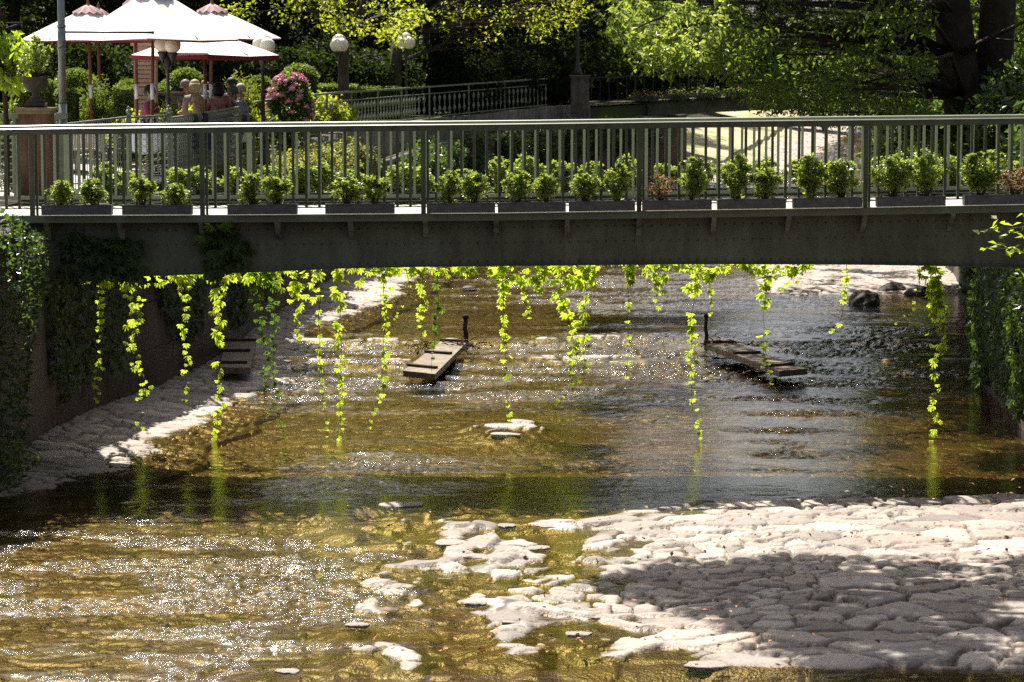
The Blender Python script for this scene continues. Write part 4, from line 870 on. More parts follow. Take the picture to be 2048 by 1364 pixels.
# left ledge flowering shrubs seen through the railings
fl=bush_proto(231,.6,.6,.55,60,.085,'leaf_flowerbush','flowering_shrub',60,.2)
k=0
for Y,off,z,s in [(47.5,.35,2.5,.95),(49.5,.3,2.4,.9),(51.5,.25,2.4,.9),(53.5,.3,2.4,.95),(56,.25,2.35,.95),(58.5,.3,2.35,.95),(61,.2,2.3,1.0),(64,.25,2.3,1.0),(67,.2,2.3,1.05)]:
    x=float(lerp(Y,LW))-off; place(fl,(x,Y,z),'pale flowering shrub on the ledge below the iron railing, %s from the near end'%OR[k],'flowering shrubs below the iron railing',k*1.9,s); k+=1
dk2=bush_proto(241,.8,.8,.9,60,.11,'leaf_ivy','ledge_shrub',60,.3); k=0
for Y,s in [(70,1.0),(73.5,1.0),(77,1.05),(80.5,1.05),(84,1.1),(88,1.1),(92,1.1),(96,1.0),(99,.95),(102,.85),(105,.8)]:
    x=float(lerp(Y,LW))+.1; place(dk2,(x,Y,1.25+.025*(Y-70)),'shaded green shrub hanging below the ramp wall, %s towards the far bridge'%OR[k],'shaded shrubs below the ramp wall',k*1.9,s); k+=1
# low bright hedge behind the iron railing
gv=bush_proto(251,.9,.45,.42,70,.095,'leaf_bright','ground_cover_shrub',55,.2); k=0
for Y in np.arange(49.5,70,1.7):
    x=float(lerp(Y,LW))-1.6; place(gv,(x,float(Y),float(zramp(Y))-.05),'low bright green shrub just behind the iron railing, %s from its near end'%OR[k],'low shrubs behind the iron railing',k*1.1,1.25); k+=1
# ------------------------------------------------------------------ garden: topiary, hedges, hydrangea, yews
def dome(u,vt,wd,Y,label,name='topiary_ball',hf=.95,zb=None):
    c=W(u,vt,Y); z0=float(zramp(Y))-.05; h=c.z-z0; r=wd/2/(F/Y); root=empty(name,(c.x,Y,z0),label,'topiary','clipped topiary in the garden')
    rs=np.random.RandomState(int(u)); n=5200; d=unit(rs.normal(size=(n,3))); d[:,2]=np.abs(d[:,2]); low=rs.rand(n)<.35; zz=np.where(low,rs.rand(n)*(h-r*.8),0)
    P=np.stack([c.x+d[:,0]*r*np.where(low,1,1),Y+d[:,1]*r,np.where(low,z0+zz,z0+(h-r*.8)+d[:,2]*r*.8)],1)+rs.normal(size=(n,3))*.02
    L=MB(); L.quads(leaves(P,.055,int(u)+1,.6,.3,0)); L.build('foliage','leaf_topiary',root)
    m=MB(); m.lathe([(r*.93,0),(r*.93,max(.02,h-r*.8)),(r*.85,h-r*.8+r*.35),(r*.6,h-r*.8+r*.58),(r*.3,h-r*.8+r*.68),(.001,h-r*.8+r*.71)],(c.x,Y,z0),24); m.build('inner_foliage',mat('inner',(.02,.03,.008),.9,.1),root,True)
dome(150,140,78,57,'large clipped dome left of the umbrella poles'); dome(372,140,68,56,'clipped dome behind the seated diners'); dome(258,163,52,58,'low clipped dome behind the terrace hedge'); dome(600,130,70,66,'rounded clipped bush behind the pink hydrangea'); dome(85,160,60,56,'clipped dome behind the stone urn')
dome(345,160,50,60,'small clipped dome between lamp and the larger dome'); dome(520,155,40,60,'small clipped dome beside the second lamp')
def hedge(u0,u1,vt,Y,dy,label):
    a=W(u0,vt,Y); b=W(u1,vt,Y); z0=float(zramp(Y))-.05; root=empty('clipped_hedge',((a.x+b.x)/2,Y,z0),label,'hedge','clipped hedges in the garden'); h=a.z-z0; rs=np.random.RandomState(int(u0)+int(vt)); n=int(2600*(b.x-a.x)/1.5)+800
    f=rs.rand(n); x=a.x+(b.x-a.x)*rs.rand(n); top=f<.45; P=np.stack([x,np.where(top,Y+rs.rand(n)*dy,Y),np.where(top,z0+h,z0+h*rs.rand(n))],1)+rs.normal(size=(n,3))*.018
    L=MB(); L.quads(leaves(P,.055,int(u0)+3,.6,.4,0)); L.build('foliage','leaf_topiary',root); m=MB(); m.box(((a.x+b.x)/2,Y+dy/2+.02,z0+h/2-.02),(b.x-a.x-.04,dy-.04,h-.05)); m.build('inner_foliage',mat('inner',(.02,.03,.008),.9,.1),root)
hedge(225,335,176,54,.6,'long clipped hedge behind the terrace, upper row'); hedge(225,290,189,52,.5,'clipped hedge behind the terrace, lower row'); hedge(635,712,171,77,.8,'square clipped hedge at the foot of the garden tree'); hedge(722,800,175,85,.8,'square clipped hedge left of the right garden lamp')
hedge(20,60,178,52,.6,'clipped hedge behind the urn pillar'); hedge(110,150,182,53,.6,'clipped hedge right of the urn')
def yew(u,vt,wd,Y,label,dark=False):
    c=W(u,vt,Y); z0=float(zramp(Y))-.05; h=c.z-z0; r=wd/2/(F/Y); root=empty('yew_bush',(c.x,Y,z0),label,'bush','feathery yew bushes'); rs=np.random.RandomState(int(u)); V=[]; m=MB()
    for i in range(230):
        d=unit(rs.normal(size=3)+np.array([0,0,.5])); d[2]=abs(d[2]); q=.45+.6*rs.rand(); s=Vector((c.x,Y,z0+h*.3)); e=s+Vector((d[0]*r*q,d[1]*r*q,d[2]*h*.72*q)); n=16
        for k in range(n):
            t=.45+.55*k/n; V.append(tuple(s.lerp(e,t)+Vector(rs.normal(size=3)*.02)))
        if i%6==0: m.tube([(c.x,Y,z0),s.lerp(e,.5),e],[.02,.012,.003],4)
    rs2=rs.rand(len(V)); low=[(c.x+rs.normal()*r*.55,Y+rs.normal()*r*.5,z0+abs(rs.rand())*h*.5) for _ in range(1200)]
    L=MB(); L.quads(leaves(np.array(V+low),.085,int(u)+5,.28,.2,-.5)); L.build('foliage','leaf_topiary' if dark else 'leaf_yew',root); m.build('stems','twig',root)
yew(192,140,104,54,'dark cone shaped yew behind the umbrella poles',True); yew(478,133,92,54,'feathery golden yew right of the diners'); yew(343,188,60,47,'small bushy yew beside the bald man'); yew(508,165,50,56,'golden yew low at the second lamp')
yew(20,190,60,40,'dark low yew at the left frame edge',True)
def hydrangea():
    Y=58; c=W(580,147,Y); z0=3.4; h=c.z-z0; r=.52; root=empty('hydrangea_bush',(c.x,Y,z0),'hydrangea bush covered with pink flower heads','bush'); rs=np.random.RandomState(9)
    P=[];Fp=[]
    for i in range(2600):
        d=unit(rs.normal(size=3)); d[2]=abs(d[2])**.6; q=.75+.3*rs.rand(); P.append((c.x+d[0]*r*q,Y+d[1]*r*q,z0+h*.35+d[2]*h*.62*q))
    P+=[(c.x+rs.normal()*r*.6,Y-.2+rs.normal()*r*.3,z0+rs.rand()*h*.5) for _ in range(700)]
    L=MB(); L.quads(leaves(np.array(P),.10,3,.6,.4)); L.build('foliage','leaf_mid',root)
    for i in range(74):
        d=unit(rs.normal(size=3)+np.array([0,-.5,.3])); d[2]=abs(d[2])**.6; p=(c.x+d[0]*r*1.03,Y+d[1]*r*1.03,z0+h*.33+d[2]*h*.68); m=MB(); rs3=rs.normal(size=(40,3)); q=unit(rs3)*.062; q[:,2]*=.75
        m.quads(leaves(np.array(p)+q*.9,.045,i,.9,.2,0)); m.ball(p,.052,6,.75); m.build('flower_head','pink',root)
    m=MB()
    for i in range(12):
        a=i*.52; m.tube([(c.x,Y,z0),(c.x+.3*math.cos(a),Y+.3*math.sin(a),z0+h*.6)],[.012,.006],5)
    m.build('stems','twig',root)
hydrangea()
# ------------------------------------------------------------------ lamps
def lamp(u,v,Y,globes,label,rg=.165):
    """globes: list of (du,dv) pixel offsets from (u,v)"""
    c=W(u,v,Y); z0=float(zramp(Y))-.05; root=empty('street_lamp',(c.x,Y,z0),label,'lamp','globe lamps in the garden'); h=c.z-z0
    m=MB(); m.lathe([(.13,0),(.13,.08),(.09,.14),(.075,.45),(.09,.5),(.045,.58),(.036,h*.55),(.05,h*.56),(.05,h*.58),(.032,h*.60),(.03,h-.52),(.055,h-.50),(.035,h-.45),(.07,h-.36),(.04,h-.28),(.03,h-.2)],(c.x,Y,z0),14); m.build('lamp_post','iron',root,True)
    for k,(du,dv) in enumerate(globes):
        g=W(u+du,v+dv,Y+(.17 if k==2 else -.05*k)); m=MB(); m.ball(g,rg,14); gl=m.build('globe','globe',root,True)
        m=MB(); m.lathe([(.02,-.26),(.05,-.2),(.085,-.13),(.10,-.10),(.075,-.085)],tuple(g-Vector((0,0,rg-.105))),12); m.tube([Vector((c.x,Y,c.z-.42)),Vector(((c.x+g.x)/2,(Y+g.y)/2,c.z-.45)),g-Vector((0,0,rg+.14))],.018,6); m.build('holder','iron',root,True)
lamp(335,86,46,[(-10,2),(10,4),(0,-2)],'double globe lamp in front of the white umbrellas, one globe yellowed',.15)
lamp(525,86,50,[(-3,3),(8,6),(2,-3)],'globe lamp between the umbrellas and the pink hydrangea')
lamp(678,86,70,[(-4,4),(5,4),(0,-4)],'globe lamp before the forked trunk of the garden tree',.19)
lamp(812,82,82,[(-7,4),(6,4),(0,-5)],'rightmost globe lamp, standing by the slim garden trunks',.2)
# tall dark lamp on the pillar at the railing's end
def pillar(u,vt,vb,wd,Y,label,m1='concrete',capm='cap_stone',over=.06,name='stone_pillar'):
    t=W(u,vt,Y); b=W(u,vb,Y); w_=wd/(F/Y); root=empty(name,(t.x,Y,b.z),label,'pillar'); m=MB(); m.box((t.x,Y,(t.z-.09+b.z)/2),(w_,w_,t.z-.09-b.z)); m.build('shaft',m1,root)
    m=MB(); m.box((t.x,Y,t.z-.065),(w_+over,w_+over,.05)); m.box((t.x,Y,t.z-.02),(w_+over*2.2,w_+over*2.2,.04)); m.build('cap',capm,root); return t
pillar(1160,150,235,36,97,'grey stone pillar at the far end of the ornate railing')
c=W(1155,150,97); root=empty('lamp_column',tuple(c),'tall black lamp column standing on the grey pillar in deep shade','lamp'); m=MB(); m.lathe([(.17,0),(.17,.15),(.1,.3),(.07,.6),(.06,3.4),(.03,3.5)],tuple(c),12); m.build('shaft','iron',root,True); m=MB(); m.ball(c+Vector((0,0,3.75)),.22,12); m.build('globe','globe',root,True)
# grey steel pole with side arm
def steel_pole():
    Y=38.2; b=W(128,370,Y); x=b.x; t=W(120,-120,Y); root=empty('steel_pole',(x,Y,3.33),'tall grey steel pole with a thin horizontal arm left of the umbrellas','pole')
    m=MB(); z0=3.33; zz=W(124,150,Y).z; zc=W(122,75,Y).z; xt=t.x
    def xz(z): return x+(xt-x)*(z-z0)/(t.z-z0)
    m.tube([(x,Y,z0),(xz(zz-.42),Y,zz-.42)],.062,16); m.tube([(xz(zz-.42),Y,zz-.42),(xz(t.z),Y,t.z)],.055,16)
    for z in (W(122,52,Y).z,W(122,98,Y).z): m.tube([(xz(z),Y,z-.015),(xz(z),Y,z+.015)],.066,16)
    m.tube([(xz(W(122,98,Y).z),Y,W(122,98,Y).z),(xz(W(122,53,Y).z),Y,W(122,53,Y).z)],.061,16)
    m.build('shaft','steel',root,True)
    a=W(125,64,Y); e=W(305,65,Y); m=MB(); m.tube([a,e],.015,8); m.ball(e,.024,6); m.build('arm','iron',root,True)
    m=MB(); m.box((x-.01,Y-.02,W(128,232,Y).z),(.15,.15,.09)); m.box((x,Y,3.75),(.17,.13,1.0)); m.build('collar','iron_green',root)
steel_pole()
# sandstone pier with urn
p=pillar(72,215,408,62,36.6,'reddish sandstone pier at the left end of the bridge','sandstone','cap_stone',.05)
def urn():
    Y=36.6; z=p.z; root=empty('stone_urn',(p.x,Y,z),'dark weathered stone urn on the sandstone pier','urn'); s=1/1.0
    m=MB(); m.box((p.x,Y,z+.035),(.27,.27,.07)); m.lathe([(.13,.07),(.12,.10),(.06,.13),(.05,.20),(.07,.22),(.12,.25),(.17,.30),(.185,.36),(.165,.395),(.20,.41),(.20,.43),(.17,.43),(.15,.38),(.001,.38)],(p.x,Y,z),24); m.build('bowl','urn',root,True)
    b=make_box_shrub(305,.19,.26,2200,'leaf_box',.04); b.location=(p.x,Y,z+.36); tag(b,'round leafy box bush planted in the dark stone urn','shrub')
urn()
# info stele with writing
def stele():
    Y=52; c=W(291,118,Y); b=3.45; w_=44/(F/Y); root=empty('inscribed_stele',(c.x,Y,b),'pale pink inscribed stone stele topped by a small ball behind the umbrella poles','monument'); zt=W(291,92,Y).z
    m=MB(); m.box((c.x,Y,(b+zt)/2),(w_,.28,zt-b)); m.box((c.x,Y,zt+.03),(w_+.1,.38,.06)); m.build('slab','stele',root)
    m=MB(); m.ball((c.x,Y,zt+.06+.17),.17,12); m.build('ball','concrete',root,True)
    cu=bpy.data.curves.new('inscription','FONT'); cu.body='HAUS DER\nQUELLEN\nim Kurpark\nam Bach\nund Garten\nseit 1880\nTrinkhalle'; cu.size=.085; cu.extrude=.003; cu.align_x='CENTER'; cu.space_line=1.05
    # illegible in the photo: short carved strokes instead of invented words
    bpy.data.curves.remove(cu); m=MB(); r=random.Random(2)
    for i in range(11):
        z=zt-.22-i*.085 - (.08 if i>7 else 0); x=-.13
        while x<.13:
            l=r.uniform(.02,.05); m.box((c.x+x+l/2,Y-.1415,z),(l,.003,.022)); x+=l+.014
    m.build('inscription','ink',root)
stele()
# ------------------------------------------------------------------ ornate railings
def iron_railing():
    Ys=np.linspace(50,97,200); pts=[(float(lerp(y,LW))-.8,float(y),float(zramp(y))) for y in Ys]; root=empty('iron_railing',pts[0],'long ornate iron railing with diamond balusters climbing along the ramp','railing')
    P=[Vector(q) for q in pts]; H=lambda y: 1.02
    m=MB()
    for a,b in zip(P[:-1:4],P[4::4]): m.bar(a+Vector((0,0,1.04)),b+Vector((0,0,1.04)),.06,.05)
    m.build('top_rail','iron_green',root)
    m=MB()
    for a,b in zip(P[:-1:4],P[4::4]): m.bar(a+Vector((0,0,.82)),b+Vector((0,0,.82)),.03,.025); m.bar(a+Vector((0,0,.08)),b+Vector((0,0,.08)),.03,.03)
    m.build('lower_rail','iron_green',root)
    s=[0]
    for a,b in zip(P[:-1],P[1:]): s.append(s[-1]+(b-a).length)
    def at(d):
        i=min(len(s)-2,max(0,int(np.searchsorted(s,d))-1)); f=(d-s[i])/(s[i+1]-s[i]); return P[i].lerp(P[i+1],f),(P[i+1]-P[i]).normalized()
    L=s[-1]; sp=.52; N_=int(L/sp); rest=MB(); nb=0
    for k in range(N_):
        q,d=at(k*sp+.1)
        if k%8==0:
            m=MB(); m.bar(q,q+Vector((0,0,1.03)),.05,.05); m.build('post','iron_green',root); continue
        prof=[(.0,.012),(.12,.012),(.24,.085),(.4,.018),(.44,.04),(.48,.018),(.64,.085),(.76,.012),(.82,.012)]
        nb+=1; m=rest if nb>100 else MB(); V=[]; sd=Vector((0,0,1)).cross(d)
        for z,w_ in prof:
            z=.08+z*.74/.82
            for a,b in ((w_*.6,0),(0,w_*.62),(-w_*.6,0),(0,-w_*.62)): V.append(tuple(q+d*a*1.15+sd*b+Vector((0,0,z))))
        Fs=[]
        for i in range(len(prof)-1):
            for j in range(4): Fs.append((i*4+j,i*4+(j+1)%4,(i+1)*4+(j+1)%4,(i+1)*4+j))
        m.add(V,Fs); 
        if m is not rest: m.build('baluster','iron_green',root)
    if rest.n: ro=rest.build('baluster_row','iron_green',root); ro['kind']='stuff'
iron_railing()
def lattice_fence(a,b,Ya,Yb,z0,h,name,label,fine=True,npk=None):
    A=Vector((W(a,300,Ya).x,Ya,z0)); B=Vector((W(b,300,Yb).x,Yb,z0+.0)); root=empty(name,tuple(A),label,'fence'); L=(B-A).length; ha,hb=(h if hasattr(h,'__len__') else (h,h)); m=MB()
    U=lambda f,k: A.lerp(B,f)+Vector((0,0,(ha+(hb-ha)*f)*k))
    for k in (1,.86,.12,.03): m.bar(U(0,k),U(1,k),.035 if k==1 else .02,.03 if k==1 else .018)
    m.build('rails','iron_green',root)
    for f in (0,1):
        q=A.lerp(B,f); m=MB(); hh=ha+(hb-ha)*f; m.bar(q,q+Vector((0,0,hh+.04)),.055,.055); m.ball(q+Vector((0,0,hh+.09)),.045,6,.7); m.ball(q+Vector((0,0,hh+.15)),.022,6); m.build('post','iron_green',root)
    n=npk or int(L/(.15 if fine else .085)); m=MB()
    for i in range(1,n):
        f=i/n; m.bar(U(f,.04),U(f,.98),.012,.012)
        if fine:
            for k in np.arange(.2,.95,.105): 
                q=U(f+.5/n,k); m.tube([q+Vector((.055*math.cos(t),0,.05*math.sin(t))) for t in np.linspace(0,6.28,9)],.007,4,False)
    o=m.build('pickets' if not fine else 'lattice','iron_green',root)
lattice_fence(112,258,38.3,41,3.33,(1.01,1.09),'terrace_fence','iron picket fence at the terrace edge, from pole to gate',False)
lattice_fence(260,338,41.5,42.5,3.33,(1.07,1.09),'terrace_gate','scrolled iron gate with ball topped posts at the terrace edge',True)
lattice_fence(342,480,43,49,3.35,(1.02,1.13),'terrace_fence','dense scrolled iron panel sloping up in front of the diners',True)
lattice_fence(-40,28,38.5,38.5,3.33,(.95,.95),'scroll_fence','thin black scrolled iron screen at the far left behind the bridge',True,5)
# far left green railing continuation
m=MB(); a=W(-80,232,38); b=W(40,232,38); rt=empty('garden_railing',tuple(a),'plain green railing left of the sandstone pier','railing'); m.bar(a,b,.05,.07); m.build('top_rail','green_pale',rt)
m=MB(); m.bar(a-Vector((0,0,.16)),b-Vector((0,0,.16)),.03,.09); m.build('board','wood',rt); m=MB(); 
for f in (0.3,.9): q=a.lerp(b,f); m=MB(); m.bar((q.x,q.y,3.3),(q.x,q.y,q.z-.035),.04,.04); m.build('post','green_pale',rt)
# ------------------------------------------------------------------ umbrellas
def umbrella(u,vp,ve,half,Y,rot,label,upole=None):
    c=W(u,vp,Y); ze=W(u,ve,Y).z; r=half/(F/Y)*1.0; z0=float(zramp(Y))-.06; h=c.z-ze; xp=W(upole or u,150,Y).x
    root=empty('parasol',(c.x,Y,z0),label,'umbrella','big white parasols over the terrace'); n=8; cx=c.x
    def ringpt(k,f,z): a=rot+2*math.pi*k/n; rr=r*(1.0 if k%2==0 else .80); return (cx+rr*f*math.cos(a),Y+rr*f*math.sin(a),z)
    def canopy(off,scale=1):
        V=[];Fs=[]; fr=[0.16,.4,.7,1.0]
        for f in fr:
            for k in range(n): V.append(ringpt(k,f*scale,c.z-h*(f**1.08)+off-(.03 if (k%2 and f>.5) else 0)))
        for i in range(len(fr)-1):
            for k in range(n): Fs.append((i*n+k,i*n+(k+1)%n,(i+1)*n+(k+1)%n,(i+1)*n+k))
        return V,Fs
    V,Fs=canopy(0); m=MB(); m.add(V,Fs)
    m.build('canopy','canvas',root); m=MB(); dv=.09 if ve>100 else .03
    V2=[ringpt(k,.995,ze-dv) for k in range(n)]; m.add(V[-n:]+V2,[(k,(k+1)%n,(k+1)%n+n,k+n) for k in range(n)]); m.build('valance','lining' if ve>100 else 'canvas_cap',root)
    V,Fs=canopy(-.02,.985); m=MB(); m.add(V,Fs); m.build('lining','lining',root)
    m=MB(); N=24; V=[]; 
    for f,z in ((.02,c.z+.07),(.10,c.z+.02),(.23,c.z-h*.16)):
        for k in range(N): a=2*math.pi*k/N; V.append((cx+r*f*math.cos(a),Y+r*f*math.sin(a),z-(.025*math.cos(k*math.pi)if f>.2 else 0)))
    m.add(V,[(i*N+k,i*N+(k+1)%N,(i+1)*N+(k+1)%N,(i+1)*N+k) for i in (0,1) for k in range(N)]); m.build('vent_cap','canvas_cap',root)
    m=MB(); m.lathe([(.015,0),(.03,.015),(.033,.05),(.02,.09),(.001,.13)],(cx,Y,c.z+.06),10); m.build('finial','pole_wood',root,True)
    m=MB(); m.tube([(xp,Y,z0),(cx,Y,c.z+.1)],.032,10); m.build('pole','pole_wood',root,True)
    zc=W(u,183,Y).z; f=(zc-z0)/(c.z-z0); xx=xp+(cx-xp)*f; m=MB(); m.tube([(xx,Y,zc-.14),(xx,Y,zc+.14)],.036,10); m.build('sleeve','cloth',root,True)
    for k in range(0,n,1):
        m=MB(); a=ringpt(k,.97,ze-.005); q=(cx+.03*math.cos(rot+k*.785),Y+.03*math.sin(rot+k*.785),c.z-.12); m.bar(q,a,.02,.02); m.build('rib','pole_wood',root)
umbrella(176,16,80,134,53,.12,'leftmost white parasol with pink vent cap and finial',183)
umbrella(197,22,78,100,56,.3,'white parasol standing right behind the leftmost one')
umbrella(308,-24,79,166,46,.05,'big white parasol nearest the camera above the stele',299)
umbrella(270,-2,79,110,49,.2,'white parasol half hidden behind the big front one',273)
umbrella(424,14,76,136,51,.1,'white parasol with visible finial at the right of the group',418)
umbrella(410,60,110,146,48,.15,'low white parasol with red underside over the diners',408)
# ------------------------------------------------------------------ tables, chairs, glasses
def table(u,v,Y,r,label):
    c=W(u,v,Y); z0=float(zramp(Y))-.06; zt=z0+.75; root=empty('cafe_table',(c.x,Y,z0),'round cafe table, the '+label+' one','table','cafe tables on the terrace'); m=MB(); m.lathe([(r,.72),(r,.745),(.001,.746)],(c.x,Y,z0),24); m.build('tabletop','rattan',root); m=MB(); m.lathe([(.25,0),(.22,.03),(.03,.06),(.03,.72)],(c.x,Y,z0),12); m.build('pedestal','iron',root)
    m=MB(); V=[];N=48; rs=random.Random(int(u))
    for f,z in ((.01,.755),(r*.96,.755),(r*1.02,.74),(r*1.05,.6),(r*1.1,.42)):
        for k in range(N): a=2*math.pi*k/N; q=f*(1+(.05*math.sin(k*math.pi/4+u) if z<.7 else 0)); V.append((c.x+q*math.cos(a),Y+q*math.sin(a),z0+z+(.05*math.sin(k*math.pi/6) if z<.5 else 0)))
    m.add(V,[(i*N+k,i*N+(k+1)%N,(i+1)*N+(k+1)%N,(i+1)*N+k) for i in range(4) for k in range(N)]); o=m.build('tablecloth','cloth',None,True); tag(o,'white cloth draped on the '+label+' table','tablecloth','white tablecloths')
    return (c.x,Y,zt)
T1=table(150,222,47,.5,'leftmost terrace'); T2=table(228,226,50,.45,'second terrace'); T3=table(312,232,46,.45,'front diners'); T4=table(440,214,52,.5,'back diners')
def make_chair(mname):
    t=empty('wicker_chair',(0,0,0),'x','chair'); m=MB(); m.lathe([(.22,.42),(.23,.44),(.22,.455),(.001,.455)],(0,0,0),20); m.build('seat',mname,t)
    for a in (45,135,225,315):
        m=MB(); ca,sa=math.cos(R(a)),math.sin(R(a)); m.tube([(.24*ca,.24*sa,0),(.19*ca,.19*sa,.43)],.014,8); m.build('leg',mname,t)
    pts=[(.27*math.cos(t_),.27*math.sin(t_),.64+.2*max(0,math.sin(t_))**.7) for t_ in np.linspace(-.35,math.pi+.35,17)]
    m=MB(); m.tube(pts,.018,8); m.tube([(x,y,z-.1) for x,y,z in pts],.009,6)
    m.tube([pts[0],(pts[0][0],pts[0][1],.44)],.014,6); m.tube([pts[-1],(pts[-1][0],pts[-1][1],.44)],.014,6)
    for k in range(3,14,1): m.tube([(pts[k][0]*.8,pts[k][1]*.8,.45),pts[k]],.007,5)
    m.build('backrest',mname,t); return t
ch=make_chair('rattan'); chp=make_chair('rattan_pale')
cs=[(T1,.72,0.2,'dark wicker chair right of the leftmost table'),(T1,.75,3.4,'dark wicker chair left of the leftmost table'),(T2,.7,.3,'dark wicker chair right of the second table'),(T2,.7,2.2,'dark wicker chair behind the second table'),(T3,.7,2.5,'dark wicker chair back left of the front diners'),(T3,.72,-.5,'chair under the bald man'),(T3,.74,.25,'chair under the blonde woman'),(T4,.8,3.6,'chair at the left of the back diners'),(T4,.8,-1.2,'chair in front of the back diners'),(T4,.8,.2,'chair at the right of the back diners')]
for (T,rd,a,lab) in cs:
    z0=float(zramp(T[1]))-.06; place(ch,(T[0]+rd*math.cos(a),T[1]+rd*math.sin(a),z0),lab,'wicker chairs on the terrace',a-math.pi/2)
place(chp,(T1[0]+.3,T1[1]-.75,float(zramp(T1[1]))-.06),'pale rimmed wicker chair before the leftmost table','wicker chairs on the terrace',3.3)
for k,(dx,dy,kind) in enumerate([(-.3,-.1,'g'),(-.12,-.25,'g'),(-.2,.05,'g'),(.05,-.2,'b'),(.15,0,'g')]):
    x,y,z=T3[0]-.1+dx,T3[1]+dy,T3[2]+.006; m=MB()
    if kind=='g': m.lathe([(.03,0),(.005,.006),(.004,.09),(.03,.12),(.036,.16),(.03,.2)],(x,y,z),12); o=m.build('wine_glass','glass',None,True); tag(o,'empty wine glass on the front diners table','glass','wine glasses on the front table')
    else: m.lathe([(.04,0),(.042,.16),(.03,.2),(.014,.24),(.013,.3),(.001,.3)],(x,y,z),12); o=m.build('water_bottle','glass',None,True); tag(o,'clear water bottle on the front diners table','bottle')
# white bench / planter edge behind hedge
m=MB(); a=W(282,187,53); b=W(368,185,53); m.bar((a.x,53,a.z),(b.x,53,a.z),.4,.06); rt=empty('garden_bench',(a.x,53,3.5),'pale stone bench in front of the clipped hedge','bench'); m.build('seat','concrete',rt); m=MB(); 
for f in (.15,.85): m=MB(); q=a.x+(b.x-a.x)*f; m.box((q,53,(a.z-.03+3.45)/2),(.2,.3,a.z-.03-3.45)); m.build('leg','concrete',rt)
